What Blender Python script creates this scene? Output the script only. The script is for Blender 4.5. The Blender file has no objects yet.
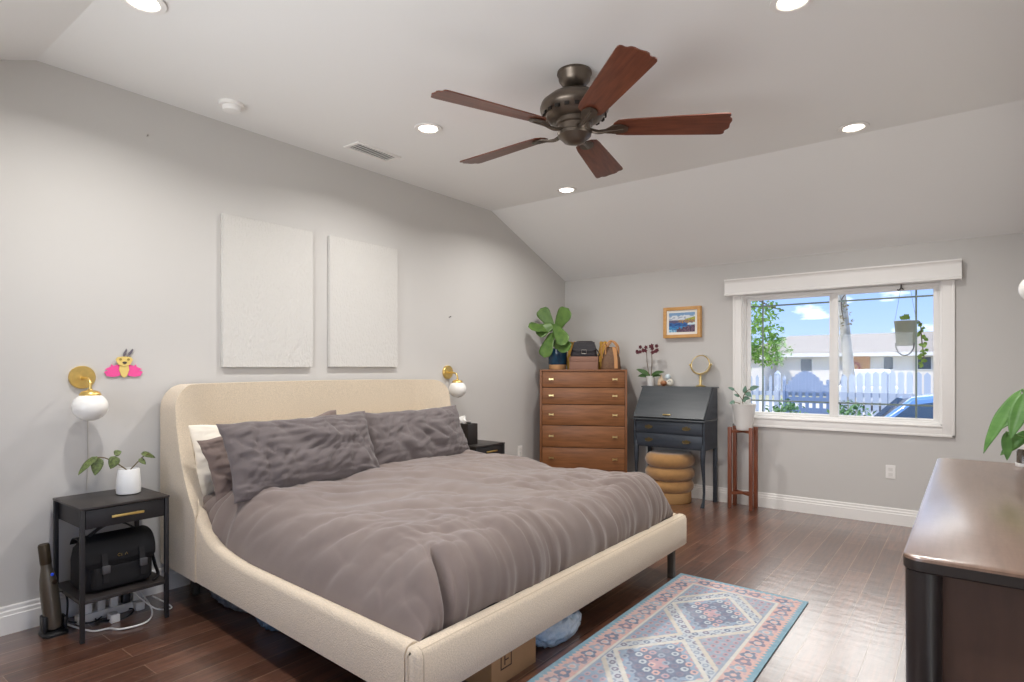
import bpy, bmesh, math, random
from mathutils import Vector, Matrix, Euler, noise

PI = math.pi
SC = bpy.context.scene
COL = SC.collection
V = Vector

# ------------------------------------------------------------------ camera, sky, sun, exposure
F_PX, HORIZON, YAW, EYE = 596.5, 369.0, math.radians(37.515), 1.33
CAM = V((3.84, 0.0, EYE))
cd = bpy.data.cameras.new('camera')
cam = bpy.data.objects.new('camera', cd)
COL.objects.link(cam)
cam.location = CAM
cam.rotation_euler = (PI / 2, 0, YAW)
cd.sensor_width = 36.0
cd.lens = F_PX * 36.0 / 1024.0
cd.shift_y = (HORIZON - 341.0) / 1024.0
cd.clip_start = 0.02
cd.clip_end = 500
SC.camera = cam

LAMP_W = 17.0
SKY_S = 1.4
SUN_S = 2.3
CLOUD = 3.0
DOOR_FILL_W = 7.0
FRONT_FILL_W = 27.0

SC.view_settings.view_transform = 'Standard'
SC.view_settings.look = 'None'
SC.view_settings.gamma = 1.0
SC.view_settings.use_curve_mapping = False
SC.view_settings.exposure = 0.12


def lin(h):
    if isinstance(h, str):
        h = h.lstrip('#')
        c = [int(h[i:i + 2], 16) / 255 for i in (0, 2, 4)]
    else:
        c = list(h)
    return tuple(x / 12.92 if x <= 0.04045 else ((x + 0.055) / 1.055) ** 2.4 for x in c) + (1.0,)


def build_world():
    w = bpy.data.worlds.new('sky')
    SC.world = w
    w.use_nodes = True
    nt = w.node_tree
    nt.nodes.clear()
    out = nt.nodes.new('ShaderNodeOutputWorld')
    bg = nt.nodes.new('ShaderNodeBackground')
    tc = nt.nodes.new('ShaderNodeTexCoord')
    sep = nt.nodes.new('ShaderNodeSeparateXYZ')
    ramp = nt.nodes.new('ShaderNodeValToRGB')
    e = ramp.color_ramp.elements
    e[0].position = 0.0
    e[0].color = lin('#b6cff5')
    e[1].position = 0.5
    e[1].color = lin('#4f86dd')
    m = ramp.color_ramp.elements.new(0.12)
    m.color = lin('#93b6f0')
    mp = nt.nodes.new('ShaderNodeMapping')
    mp.inputs['Scale'].default_value = (3, 3, 9)
    ns = nt.nodes.new('ShaderNodeTexNoise')
    ns.inputs['Scale'].default_value = 1.6
    ns.inputs['Detail'].default_value = 6
    # thin cloud near the horizon, unseen bright bank added above for floor reflections
    far = nt.nodes.new('ShaderNodeMapRange')
    far.inputs['From Min'].default_value = 0.3
    far.inputs['From Max'].default_value = 0.6
    mul = nt.nodes.new('ShaderNodeMath')
    mul.operation = 'MULTIPLY'
    lift = nt.nodes.new('ShaderNodeMapRange')
    lift.inputs['From Min'].default_value = 0.15
    lift.inputs['From Max'].default_value = 0.28
    lift.inputs['To Max'].default_value = 0.36
    add = nt.nodes.new('ShaderNodeMath')
    cr = nt.nodes.new('ShaderNodeValToRGB')
    cr.color_ramp.elements[0].position = 0.585
    cr.color_ramp.elements[1].position = 0.74
    mix = nt.nodes.new('ShaderNodeMixRGB')
    mix.inputs[2].default_value = (CLOUD, CLOUD, CLOUD * 0.97, 1)
    L = nt.links.new
    L(tc.outputs['Generated'], sep.inputs[0])
    L(sep.outputs['Z'], ramp.inputs[0])
    L(sep.outputs['Z'], lift.inputs['Value'])
    L(tc.outputs['Generated'], mp.inputs['Vector'])
    L(mp.outputs[0], ns.inputs['Vector'])
    L(ns.outputs[0], add.inputs[0])
    L(sep.outputs['Y'], far.inputs['Value'])
    L(lift.outputs['Result'], mul.inputs[0])
    L(far.outputs['Result'], mul.inputs[1])
    L(mul.outputs[0], add.inputs[1])
    L(add.outputs[0], cr.inputs[0])
    L(cr.outputs[0], mix.inputs[0])
    L(ramp.outputs[0], mix.inputs[1])
    L(mix.outputs[0], bg.inputs[0])
    bg.inputs[1].default_value = SKY_S
    L(bg.outputs[0], out.inputs[0])


build_world()
sl = bpy.data.lights.new('sun', 'SUN')
sl.energy = SUN_S
sl.angle = math.radians(1.0)
sl.color = (1.0, 0.96, 0.9)
so = bpy.data.objects.new('sun', sl)
so.rotation_euler = (math.radians(48), 0, math.radians(-35))   # comes from behind the room and from the left
COL.objects.link(so)

# recessed ceiling lamps
FLAT = 2.93
LAMPS = [(0.99, 1.08), (0.99, 2.80), (0.99, 4.51), (3.23, 1.08), (3.23, 2.79), (3.23, 4.50)]
for (lx, ly) in LAMPS:
    al = bpy.data.lights.new('recessed_lamp', 'AREA')
    al.shape = 'DISK'
    al.size = 0.11
    al.energy = LAMP_W
    al.spread = math.radians(150)
    al.color = (1.0, 0.98, 0.955)
    ao = bpy.data.objects.new('recessed_lamp', al)
    ao.location = (lx, ly, FLAT - 0.016)
    COL.objects.link(ao)

# unseen fill lamp outside the added door in the right wall
if DOOR_FILL_W > 0:
    al = bpy.data.lights.new('added_door_fill', 'AREA')
    al.shape = 'RECTANGLE'
    al.size, al.size_y = 1.5, 1.9
    al.energy = DOOR_FILL_W
    al.color = (0.93, 0.96, 1.0)
    ao = bpy.data.objects.new('added_door_fill', al)
    ao.location = (4.40, 0.6, 1.05)
    ao.rotation_euler = (0, math.radians(105), 0)
    COL.objects.link(ao)
    # second unseen fill lamp, outside the added window behind the camera
    al = bpy.data.lights.new('added_window_fill', 'AREA')
    al.shape = 'RECTANGLE'
    al.size, al.size_y = 2.3, 1.2
    al.energy = FRONT_FILL_W
    al.spread = math.radians(105)
    al.color = (0.93, 0.96, 1.0)
    ao = bpy.data.objects.new('added_window_fill', al)
    ao.location = (1.9, -0.66, 1.45)
    ao.rotation_euler = (math.radians(112), 0, 0)
    COL.objects.link(ao)


# ------------------------------------------------------------------ helpers
def ray(u, v):
    s, c = math.sin(YAW), math.cos(YAW)
    a, b = (u - 512) / F_PX, (HORIZON - v) / F_PX
    return V((-s + c * a, c + s * a, b))


def ony(u, v, y):
    d = ray(u, v)
    return CAM + d * (y / d.y)


def onx(u, v, x):
    d = ray(u, v)
    return CAM + d * ((x - CAM.x) / d.x)


def onz(u, v, z):
    d = ray(u, v)
    return CAM + d * ((z - EYE) / d.z)


MATS = {}


def mat(name, color, rough=0.6, metal=0.0, vary=0.0, vscale=8.0, stretch=(1, 1, 1), color2=None, bump=0.0, bscale=200.0,
        bstretch=None, coat=0.0, emit=None, estr=0.0, sheen=0.0, spec=0.5, attr=None, detail=4.0, alpha=None, trans=0.0, bdist=0.01, coat_rough=0.05):
    if name in MATS:
        return MATS[name]
    m = bpy.data.materials.new(name)
    m.use_nodes = True
    nt = m.node_tree
    b = nt.nodes['Principled BSDF']
    L = nt.links.new
    c = lin(color)
    b.inputs['Base Color'].default_value = c
    b.inputs['Roughness'].default_value = rough
    b.inputs['Metallic'].default_value = metal
    b.inputs['Coat Weight'].default_value = coat
    b.inputs['Coat Roughness'].default_value = coat_rough
    b.inputs['Sheen Weight'].default_value = sheen
    b.inputs['Specular IOR Level'].default_value = spec
    b.inputs['Transmission Weight'].default_value = trans
    if emit:
        b.inputs['Emission Color'].default_value = lin(emit)
        b.inputs['Emission Strength'].default_value = estr
    tc = nt.nodes.new('ShaderNodeTexCoord')
    if attr:
        a = nt.nodes.new('ShaderNodeAttribute')
        a.attribute_name = attr
        L(a.outputs['Color'], b.inputs['Base Color'])
    elif vary > 0 or color2:
        mp = nt.nodes.new('ShaderNodeMapping')
        mp.inputs['Scale'].default_value = stretch
        n = nt.nodes.new('ShaderNodeTexNoise')
        n.inputs['Scale'].default_value = vscale
        n.inputs['Detail'].default_value = detail
        n.inputs['Roughness'].default_value = 0.6
        r = nt.nodes.new('ShaderNodeValToRGB')
        r.color_ramp.elements[0].position = 0.3
        r.color_ramp.elements[1].position = 0.7
        if color2:
            r.color_ramp.elements[0].color = c
            r.color_ramp.elements[1].color = lin(color2)
        else:
            r.color_ramp.elements[0].color = tuple(max(0, x * (1 - vary)) for x in c[:3]) + (1,)
            r.color_ramp.elements[1].color = tuple(min(1, x * (1 + vary)) for x in c[:3]) + (1,)
        L(tc.outputs['Object'], mp.inputs[0])
        L(mp.outputs[0], n.inputs['Vector'])
        L(n.outputs[0], r.inputs[0])
        L(r.outputs[0], b.inputs['Base Color'])
    if bump > 0:
        mp2 = nt.nodes.new('ShaderNodeMapping')
        mp2.inputs['Scale'].default_value = bstretch or (1, 1, 1)
        n2 = nt.nodes.new('ShaderNodeTexNoise')
        n2.inputs['Scale'].default_value = bscale
        n2.inputs['Detail'].default_value = 3
        bp = nt.nodes.new('ShaderNodeBump')
        bp.inputs['Strength'].default_value = bump
        bp.inputs['Distance'].default_value = bdist
        L(tc.outputs['Object'], mp2.inputs[0])
        L(mp2.outputs[0], n2.inputs['Vector'])
        L(n2.outputs[0], bp.inputs['Height'])
        L(bp.outputs[0], b.inputs['Normal'])
    MATS[name] = m
    return m


def mat_floor():
    m = bpy.data.materials.new('hardwood')
    m.use_nodes = True
    nt = m.node_tree
    b = nt.nodes['Principled BSDF']
    L = nt.links.new
    N = nt.nodes.new
    tc = N('ShaderNodeTexCoord')
    sp = N('ShaderNodeSeparateXYZ')
    cb = N('ShaderNodeCombineXYZ')
    L(tc.outputs['Object'], sp.inputs[0])
    L(sp.outputs['Y'], cb.inputs['X'])
    L(sp.outputs['X'], cb.inputs['Y'])
    br = N('ShaderNodeTexBrick')
    br.offset = 0.37
    br.offset_frequency = 2
    br.inputs['Scale'].default_value = 1.0
    br.inputs['Mortar Size'].default_value = 0.0022
    br.inputs['Mortar Smooth'].default_value = 0.3
    br.inputs['Brick Width'].default_value = 1.12
    br.inputs['Row Height'].default_value = 0.128
    br.inputs['Bias'].default_value = -0.1
    br.inputs['Color1'].default_value = lin('#583626')
    br.inputs['Color2'].default_value = lin('#7c5340')
    br.inputs['Mortar'].default_value = lin('#94765f')  # joints lighter than the planks, painting in the glint off their bevels
    L(cb.outputs[0], br.inputs['Vector'])
    mp = N('ShaderNodeMapping')
    mp.inputs['Scale'].default_value = (26, 1.6, 1)
    ns = N('ShaderNodeTexNoise')
    ns.inputs['Scale'].default_value = 2.2
    ns.inputs['Detail'].default_value = 6
    L(tc.outputs['Object'], mp.inputs[0])
    L(mp.outputs[0], ns.inputs['Vector'])
    rp = N('ShaderNodeValToRGB')
    rp.color_ramp.elements[0].position = 0.32
    rp.color_ramp.elements[0].color = (0.5, 0.5, 0.5, 1)
    rp.color_ramp.elements[1].position = 0.68
    rp.color_ramp.elements[1].color = (1.15, 1.15, 1.15, 1)
    L(ns.outputs[0], rp.inputs[0])
    mx = N('ShaderNodeMixRGB')
    mx.blend_type = 'MULTIPLY'
    mx.inputs[0].default_value = 0.9
    L(br.outputs['Color'], mx.inputs[1])
    L(rp.outputs[0], mx.inputs[2])
    L(mx.outputs[0], b.inputs['Base Color'])
    b.inputs['Roughness'].default_value = 0.36
    b.inputs['Specular IOR Level'].default_value = 0.6
    b.inputs['Coat Weight'].default_value = 1.0
    b.inputs['Coat IOR'].default_value = 1.9
    b.inputs['Coat Roughness'].default_value = 0.24
    # hand scraped ripples
    mp2 = N('ShaderNodeMapping')
    mp2.inputs['Scale'].default_value = (7, 14, 1)
    n2 = N('ShaderNodeTexNoise')
    n2.inputs['Scale'].default_value = 1.0
    n2.inputs['Detail'].default_value = 2
    L(tc.outputs['Object'], mp2.inputs[0])
    L(mp2.outputs[0], n2.inputs['Vector'])
    ad = N('ShaderNodeMath')
    ad.operation = 'MULTIPLY_ADD'
    ad.inputs[1].default_value = -0.6
    L(br.outputs['Fac'], ad.inputs[0])
    L(n2.outputs[0], ad.inputs[2])
    bp = N('ShaderNodeBump')
    bp.inputs['Strength'].default_value = 0.22
    bp.inputs['Distance'].default_value = 0.01
    L(ad.outputs[0], bp.inputs['Height'])
    L(bp.outputs[0], b.inputs['Normal'])
    L(bp.outputs[0], b.inputs['Coat Normal'])
    return m


def mat_glass():
    m = bpy.data.materials.new('window_glass')
    m.use_nodes = True
    nt = m.node_tree
    nt.nodes.clear()
    out = nt.nodes.new('ShaderNodeOutputMaterial')
    mix = nt.nodes.new('ShaderNodeMixShader')
    tr = nt.nodes.new('ShaderNodeBsdfTransparent')
    gl = nt.nodes.new('ShaderNodeBsdfGlossy')
    fr = nt.nodes.new('ShaderNodeFresnel')
    fr.inputs['IOR'].default_value = 1.25
    gl.inputs['Roughness'].default_value = 0.02
    L = nt.links.new
    L(fr.outputs[0], mix.inputs[0])
    L(tr.outputs[0], mix.inputs[1])
    L(gl.outputs[0], mix.inputs[2])
    L(mix.outputs[0], out.inputs[0])
    return m


ORG = {}


class MB:
    """collects shapes in world coordinates; build() links them as one mesh object"""

    def __init__(self):
        self.bm = bmesh.new()

    def box(self, lo, hi, bev=0.0, seg=2, mtx=None):
        lo, hi = V(lo), V(hi)
        r = bmesh.ops.create_cube(self.bm, size=1.0)
        vs = r['verts']
        c, s = (lo + hi) / 2, hi - lo
        for v in vs:
            v.co = V((v.co.x * s.x, v.co.y * s.y, v.co.z * s.z)) + c
        if bev > 0:
            es = list({e for v in vs for e in v.link_edges})
            r = bmesh.ops.bevel(self.bm, geom=es, offset=bev, segments=seg, profile=0.5, affect='EDGES')
            vs = list({v for f in r['faces'] for v in f.verts} | {v for v in vs if v.is_valid})
        if mtx is not None:
            bmesh.ops.transform(self.bm, matrix=mtx, verts=vs)
        return self

    def loft(self, rings, close=True, cap=True):
        R = [[self.bm.verts.new(p) for p in ring] for ring in rings]
        n = len(R[0])
        for a, b in zip(R, R[1:]):
            for i in range(n if close else n - 1):
                j = (i + 1) % n
                try:
                    self.bm.faces.new((a[i], a[j], b[j], b[i]))
                except ValueError:
                    pass
        if cap and close and n > 2:
            self.bm.faces.new(R[0][::-1])
            self.bm.faces.new(R[-1])
        return self

    def lathe(self, prof, c=(0, 0, 0), axis=(0, 0, 1), n=24, squash=(1, 1)):
        ax = V(axis).normalized()
        q = V((0, 0, 1)).rotation_difference(ax)
        c = V(c)
        rings = []
        for (r, z) in prof:
            r = max(r, 1e-4)
            rings.append([c + q @ V((r * squash[0] * math.cos(2 * PI * i / n), r * squash[1] * math.sin(2 * PI * i / n), z)) for i in range(n)])
        return self.loft(rings)

    def cyl(self, p0, p1, r0, r1=None, n=16):
        p0, p1 = V(p0), V(p1)
        r1 = r0 if r1 is None else r1
        return self.lathe([(r0, 0), (r1, (p1 - p0).length)], p0, p1 - p0, n)

    def ball(self, c, r, n=20, m=12, sq=(1, 1, 1)):
        c = V(c)
        rings = []
        for k in range(m + 1):
            t = -PI / 2 + PI * k / m
            rr = max(math.cos(t), 1e-3) * r
            rings.append([c + V((rr * math.cos(2 * PI * i / n) * sq[0], rr * math.sin(2 * PI * i / n) * sq[1], r * math.sin(t) * sq[2])) for i in range(n)])
        return self.loft(rings)

    def tube(self, pts, r, n=8, smooth=True, r1=None):
        pts = [V(p) for p in pts]
        if smooth and len(pts) > 2:
            pts = spline(pts)
        N = len(pts)
        up = V((0, 0, 1))
        rings = []
        nrm = None
        for i, p in enumerate(pts):
            t = (pts[min(i + 1, N - 1)] - pts[max(i - 1, 0)])
            t = t.normalized() if t.length > 1e-9 else V((0, 0, 1))
            if nrm is None:
                a = up if abs(t.dot(up)) < 0.9 else V((1, 0, 0))
                nrm = t.cross(a).normalized()
            else:
                nrm = (nrm - t * nrm.dot(t)).normalized()
            bn = t.cross(nrm)
            rr = r if r1 is None else r + (r1 - r) * i / max(N - 1, 1)
            rings.append([p + nrm * rr * math.cos(2 * PI * k / n) + bn * rr * math.sin(2 * PI * k / n) for k in range(n)])
        return self.loft(rings)

    def strap(self, pts, w, t, side=(0, 1, 0)):
        """flat band through pts; side is the width direction"""
        pts = spline([V(p) for p in pts]) if len(pts) > 2 else [V(p) for p in pts]
        s = V(side).normalized() * w / 2
        rings = []
        for i, p in enumerate(pts):
            tg = (pts[min(i + 1, len(pts) - 1)] - pts[max(i - 1, 0)]).normalized()
            nn = tg.cross(s).normalized() * t / 2
            rings.append([p - s - nn, p + s - nn, p + s + nn, p - s + nn])
        return self.loft(rings)

    def prism(self, poly, d, frame=None):
        """poly: 3D points of one face; d: extrusion vector"""
        d = V(d)
        a = [V(p) for p in poly]
        return self.loft([a, [p + d for p in a]])

    def grid(self, fn, nu, nv, cu=False):
        P = [[self.bm.verts.new(fn(i / nu, j / nv)) for j in range(nv + 1)] for i in range(nu + 1)]
        for i in range(nu):
            for j in range(nv):
                self.bm.faces.new((P[i][j], P[i + 1][j], P[i + 1][j + 1], P[i][j + 1]))
        return self

    def leaf(self, base, d, up, L, W, kind='ovate', droop=0.3, fold=0.15, nu=8, nv=4, thick=0.0):
        base, d = V(base), V(d).normalized()
        up = V(up)
        s = d.cross(up)
        s = s.normalized() if s.length > 1e-5 else V((1, 0, 0))
        up = s.cross(d).normalized()

        def wd(t):
            if kind == 'fiddle':
                return (0.34 + 0.66 * t ** 1.1) * math.sqrt(max(0, 1 - max(0, (t - 0.62) / 0.38) ** 2.2)) * min(1, t * 9 + 0.05)
            if kind == 'lance':
                return math.sin(PI * min(1, t ** 0.8)) ** 0.9
            return math.sin(PI * min(1, t ** 0.65)) ** 0.8

        def fn(a, b):
            t = a
            x = (b - 0.5) * 2
            w = W / 2 * wd(t)
            ang = droop * t * t
            p = base + d * (L * t * (1 - 0.25 * ang)) - up * (L * ang * 0.6)
            return p + s * (x * w) + up * (abs(x) * w * fold + 0.012 * W * math.sin(t * 17) * abs(x))
        return self.grid(fn, nu, nv)

    def build(self, name, m, parent=None, loc=None, smooth=True, angle=40, bevel=0.0, bseg=3, subsurf=0, solid=0.0):
        me = bpy.data.meshes.new(name)
        bmesh.ops.recalc_face_normals(self.bm, faces=self.bm.faces)
        org = V(loc) if loc is not None else (ORG.get(parent.name, V((0, 0, 0))) if parent else V((0, 0, 0)))
        for v in self.bm.verts:
            v.co -= org
        self.bm.to_mesh(me)
        self.bm.free()
        if m:
            me.materials.append(m)
        if smooth:
            for p in me.polygons:
                p.use_smooth = True
            me.set_sharp_from_angle(angle=math.radians(angle))
        o = bpy.data.objects.new(name, me)
        COL.objects.link(o)
        if parent:
            o.parent = parent
        else:
            o.location = org
        ORG[o.name] = org
        if solid:
            md = o.modifiers.new('solidify', 'SOLIDIFY')
            md.thickness = solid
            md.offset = 0
        if bevel:
            md = o.modifiers.new('bevel', 'BEVEL')
            md.width = bevel
            md.segments = bseg
            md.limit_method = 'ANGLE'
            md.angle_limit = math.radians(35)
        if subsurf:
            md = o.modifiers.new('subsurf', 'SUBSURF')
            md.levels = md.render_levels = subsurf
        return o


def spline(pts, k=8):
    out = []
    n = len(pts)
    for i in range(n - 1):
        p0, p1, p2, p3 = pts[max(i - 1, 0)], pts[i], pts[i + 1], pts[min(i + 2, n - 1)]
        for j in range(k):
            t = j / k
            out.append(0.5 * ((2 * p1) + (p2 - p0) * t + (2 * p0 - 5 * p1 + 4 * p2 - p3) * t * t + (3 * p1 - p0 - 3 * p2 + p3) * t ** 3))
    out.append(pts[-1])
    return out


def tag(o, label, cat, group=None, kind=None):
    o['label'] = label
    o['category'] = cat
    if group:
        o['group'] = group
    if kind:
        o['kind'] = kind
    return o


def thing(name, loc, label, cat, group=None):
    o = bpy.data.objects.new(name, None)
    o.empty_display_size = 0.1
    COL.objects.link(o)
    o.location = loc
    ORG[o.name] = V(loc)
    return tag(o, label, cat, group)


def structure(o, label=None, cat=None):
    o['kind'] = 'structure'
    if label:
        o['label'] = label
    if cat:
        o['category'] = cat
    return o


def copy_tree(o, parent=None):
    c = o.copy()
    COL.objects.link(c)
    if parent:
        c.parent = parent
    for ch in list(o.children):
        copy_tree(ch, c)
    return c


def nz(x, y, z=0.0, s=1.0):
    return noise.noise(V((x * s, y * s, z * s)))


def crease(x, y, z):
    """narrow valleys between soft folds"""
    n = nz(x, y, z) * 3.4
    return 1.5 * (1 - math.exp(-math.sqrt(n * n + 0.05)) - 0.5)


def paint(o, fn):
    """colour pattern on a fine grid: one colour per vertex in the mesh's own coordinates"""
    me = o.data
    at = me.color_attributes.new('pattern', 'FLOAT_COLOR', 'POINT')
    for i, v in enumerate(me.vertices):
        at.data[i].color = fn(v.co)


# ------------------------------------------------------------------ the room
RX, Y0, Y1 = 4.22, -0.44, 6.04
LOW = 2.38
F0, F1 = 0.95, 4.66

M_WALL = mat('wall_paint', '#cdcac6', 0.85, bump=0.03, bscale=160)
M_CEIL = mat('ceiling_paint', '#f0efed', 0.9, bump=0.03, bscale=120)
M_WHITE = mat('white_trim', '#f1eeea', 0.45)
M_VINYL = mat('white_vinyl', '#f4f2ef', 0.35)
M_FLOOR = mat_floor()

structure(MB().box((-0.15, Y0 - 0.15, -0.1), (RX + 0.15, Y1 + 0.15, 0)).build('floor', M_FLOOR, smooth=False))

gable = [(Y0, 0), (Y1, 0), (Y1, LOW), (F1, FLAT), (F0, FLAT), (Y0, LOW)]
structure(MB().prism([(0, y, z) for y, z in gable], (-0.15, 0, 0)).build('wall_left', M_WALL, smooth=False))

# right wall, opened for the glazed door added to let in fill light
DY0, DY1, DZ = -0.2, 1.4, 2.05
mb = MB()
mb.prism([(RX, DY1, 0), (RX, Y1, 0), (RX, Y1, LOW), (RX, F1, FLAT), (RX, DY1, FLAT)], (0.15, 0, 0))
mb.prism([(RX, DY0, DZ), (RX, DY1, DZ), (RX, DY1, FLAT), (RX, F0, FLAT), (RX, DY0, LOW + (FLAT - LOW) * (DY0 - Y0) / (F0 - Y0))], (0.15, 0, 0))
mb.prism([(RX, Y0, 0), (RX, DY0, 0), (RX, DY0, LOW + (FLAT - LOW) * (DY0 - Y0) / (F0 - Y0)), (RX, Y0, LOW)], (0.15, 0, 0))
structure(mb.build('wall_right', M_WALL, smooth=False))
FX0, FX1, FZ0, FZ1 = 0.7, 3.1, 0.85, 2.05
mb = MB()
mb.box((-0.15, Y0 - 0.15, 0), (FX0, Y0, LOW)).box((FX1, Y0 - 0.15, 0), (RX + 0.15, Y0, LOW)).box((FX0, Y0 - 0.15, 0), (FX1, Y0, FZ0)).box((FX0, Y0 - 0.15, FZ1), (FX1, Y0, LOW))
structure(mb.build('wall_front', M_WALL, smooth=False))

# back wall around the window opening
WX0, WX1, WZ0, WZ1 = 2.06, 3.66, 0.862, 2.05
mb = MB()
mb.box((-0.15, Y1, 0), (WX0, Y1 + 0.15, LOW)).box((WX1, Y1, 0), (RX + 0.15, Y1 + 0.15, LOW))
mb.box((WX0, Y1, 0), (WX1, Y1 + 0.15, WZ0)).box((WX0, Y1, WZ1), (WX1, Y1 + 0.15, LOW))
structure(mb.build('wall_back', M_WALL, smooth=False))

prof = [(Y0 - 0.15, LOW - 0.06), (F0, FLAT), (F1, FLAT), (Y1 + 0.15, LOW - 0.06)]
poly = [(0, Y0 - 0.15, LOW - 0.06 + 0.0), (0, F0, FLAT), (0, F1, FLAT), (0, Y1 + 0.15, LOW - 0.06), (0, Y1 + 0.15, LOW + 0.1), (0, F1, FLAT + 0.12), (0, F0, FLAT + 0.12), (0, Y0 - 0.15, LOW + 0.1)]
poly = [(-0.15, y, z) for _, y, z in poly]
structure(MB().prism(poly, (RX + 0.3, 0, 0)).build('ceiling', M_CEIL, smooth=False))


def baseboard(name, p0, p1, n):
    """stepped board from p0 to p1; n points into the room"""
    p0, p1, n = V(p0), V(p1), V(n)
    pr = [(0, 0), (0.018, 0), (0.018, 0.092), (0.014, 0.096), (0.014, 0.112), (0.009, 0.118), (0.009, 0.134), (0.006, 0.14), (0, 0.14)]
    poly = [p0 + n * a + V((0, 0, b)) for a, b in pr]
    structure(MB().prism(poly, p1 - p0).build(name, M_WHITE, smooth=False))


baseboard('baseboard_left', (0, Y0, 0), (0, Y1, 0), (1, 0, 0))
baseboard('baseboard_back', (0.018, Y1, 0), (RX, Y1, 0), (0, -1, 0))
baseboard('baseboard_right', (RX, DY1 + 0.08, 0), (RX, Y1 - 0.02, 0), (-1, 0, 0))

# window in the back wall
M_GLASS = mat_glass()
M_MUNTIN = mat('grille_grey', '#7d8a80', 0.5)
yi, yf = Y1 + 0.035, Y1 + 0.085
mb = MB()
for lo, hi in [((WX0, yi, WZ0), (WX0 + 0.025, Y1 + 0.12, WZ1)), ((WX1 - 0.022, yi, WZ0), (WX1, Y1 + 0.12, WZ1)),
               ((WX0 + 0.025, yi, WZ0), (WX1 - 0.022, Y1 + 0.12, WZ0 + 0.028)), ((WX0 + 0.025, yi, WZ1 - 0.028), (WX1 - 0.022, Y1 + 0.12, WZ1))]:
    mb.box(lo, hi, 0.004)
# jamb liners
mb.box((WX0 - 0.001, Y1 - 0.002, WZ0), (WX0 + 0.012, yi + 0.01, WZ1)).box((WX1 - 0.012, Y1 - 0.002, WZ0), (WX1 + 0.001, yi + 0.01, WZ1)).box((WX0, Y1 - 0.002, WZ0 - 0.001), (WX1, yi + 0.01, WZ0 + 0.012))
win = structure(mb.build('window_1', M_VINYL, angle=30))
mb = MB()
cz0 = 0.772
for lo, hi in [((1.976, Y1 - 0.02, cz0), (WX0, Y1, 2.06)), ((WX1, Y1 - 0.02, cz0), (3.744, Y1, 2.06)), ((WX0, Y1 - 0.02, cz0), (WX1, Y1, WZ0 - 0.008))]:
    mb.box(lo, hi, 0.003)
for lo, hi in [((1.976, Y1 - 0.026, cz0), (1.996, Y1 - 0.018, 2.06)), ((3.724, Y1 - 0.026, cz0), (3.744, Y1 - 0.018, 2.06)), ((1.976, Y1 - 0.026, cz0), (3.744, Y1 - 0.018, cz0 + 0.02))]:
    mb.box(lo, hi, 0.003)
mb.build('casing', M_WHITE, win, angle=30)
MB().box((WX0 - 0.0, Y1 - 0.03, WZ0 - 0.012), (WX1, Y1 + 0.03, WZ0 + 0.004), 0.004).build('sill', M_WHITE, win, angle=30)
vp = [(0, 0), (-0.094, 0), (-0.094, 0.012), (-0.08, 0.022), (-0.08, 0.118), (-0.086, 0.134), (-0.1, 0.146), (-0.1, 0.158), (0, 0.158)]
MB().prism([(1.915, Y1 + a, 2.052 + b) for a, b in vp], (1.873, 0, 0)).build('valance', M_WHITE, win, smooth=False)
for k, (a, b, wa, wb, yy, gx) in enumerate([(2.078, 2.895, 0.042, 0.078, yf, 2.231), (2.845, 3.645, 0.048, 0.048, yf - 0.028, 3.478)]):
    mb = MB()
    z0, z1 = 0.882, 2.030
    ga, gb, g0, g1 = a + wa, b - wb, z0 + 0.030, z1 - 0.030
    mb.box((a, yy - 0.013, z0), (ga, yy + 0.013, z1), 0.003).box((gb, yy - 0.013, z0), (b, yy + 0.013, z1), 0.003)
    mb.box((ga, yy - 0.013, z0), (gb, yy + 0.013, g0), 0.003).box((ga, yy - 0.013, g1), (gb, yy + 0.013, z1), 0.003)
    sash = mb.build('sash', M_VINYL, win, angle=30)
    MB().box((ga, yy - 0.003, g0), (gb, yy + 0.003, g1)).build('pane', M_GLASS, sash, smooth=False)
    mb = MB()
    mb.box((gx - 0.007, yy + 0.004, g0), (gx + 0.007, yy + 0.011, g1))
    for gz in (1.022, 1.945):
        mb.box((ga, yy + 0.0035, gz - 0.007), (gb, yy + 0.0115, gz + 0.007))
    mb.build('grille', M_MUNTIN, sash, smooth=False)
mb = MB()
mb.tube([(3.375, Y1 + 0.01, 2.06), (3.375, Y1 - 0.01, 2.02), (3.36, Y1 - 0.012, 2.0), (3.35, Y1 - 0.005, 2.008)], 0.005).tube([(3.375, Y1 - 0.01, 2.02), (3.395, Y1 - 0.012, 2.004)], 0.005)
mb.build('blind_hook', mat('dark_hook', '#4a4846', 0.5), win)

# unseen wide window behind the camera, added to let in fill light
mb = MB()
for lo, hi in [((FX0, Y0 - 0.12, FZ0), (FX0 + 0.06, Y0 - 0.04, FZ1)), ((FX1 - 0.06, Y0 - 0.12, FZ0), (FX1, Y0 - 0.04, FZ1)), ((FX0 + 0.06, Y0 - 0.12, FZ0), (FX1 - 0.06, Y0 - 0.04, FZ0 + 0.06)),
               ((FX0 + 0.06, Y0 - 0.12, FZ1 - 0.06), (FX1 - 0.06, Y0 - 0.04, FZ1)), ((1.87, Y0 - 0.12, FZ0 + 0.06), (1.93, Y0 - 0.04, FZ1 - 0.06))]:
    mb.box(lo, hi, 0.003)
win2 = structure(mb.build('added_window', M_VINYL, angle=30))
MB().box((FX0 + 0.06, Y0 - 0.083, FZ0 + 0.06), (FX1 - 0.06, Y0 - 0.077, FZ1 - 0.06)).build('pane', M_GLASS, win2, smooth=False)
mb = MB()
mb.box((FX0 - 0.08, Y0, FZ0 - 0.08), (FX0, Y0 + 0.02, FZ1 + 0.08), 0.003).box((FX1, Y0, FZ0 - 0.08), (FX1 + 0.08, Y0 + 0.02, FZ1 + 0.08), 0.003)
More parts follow.
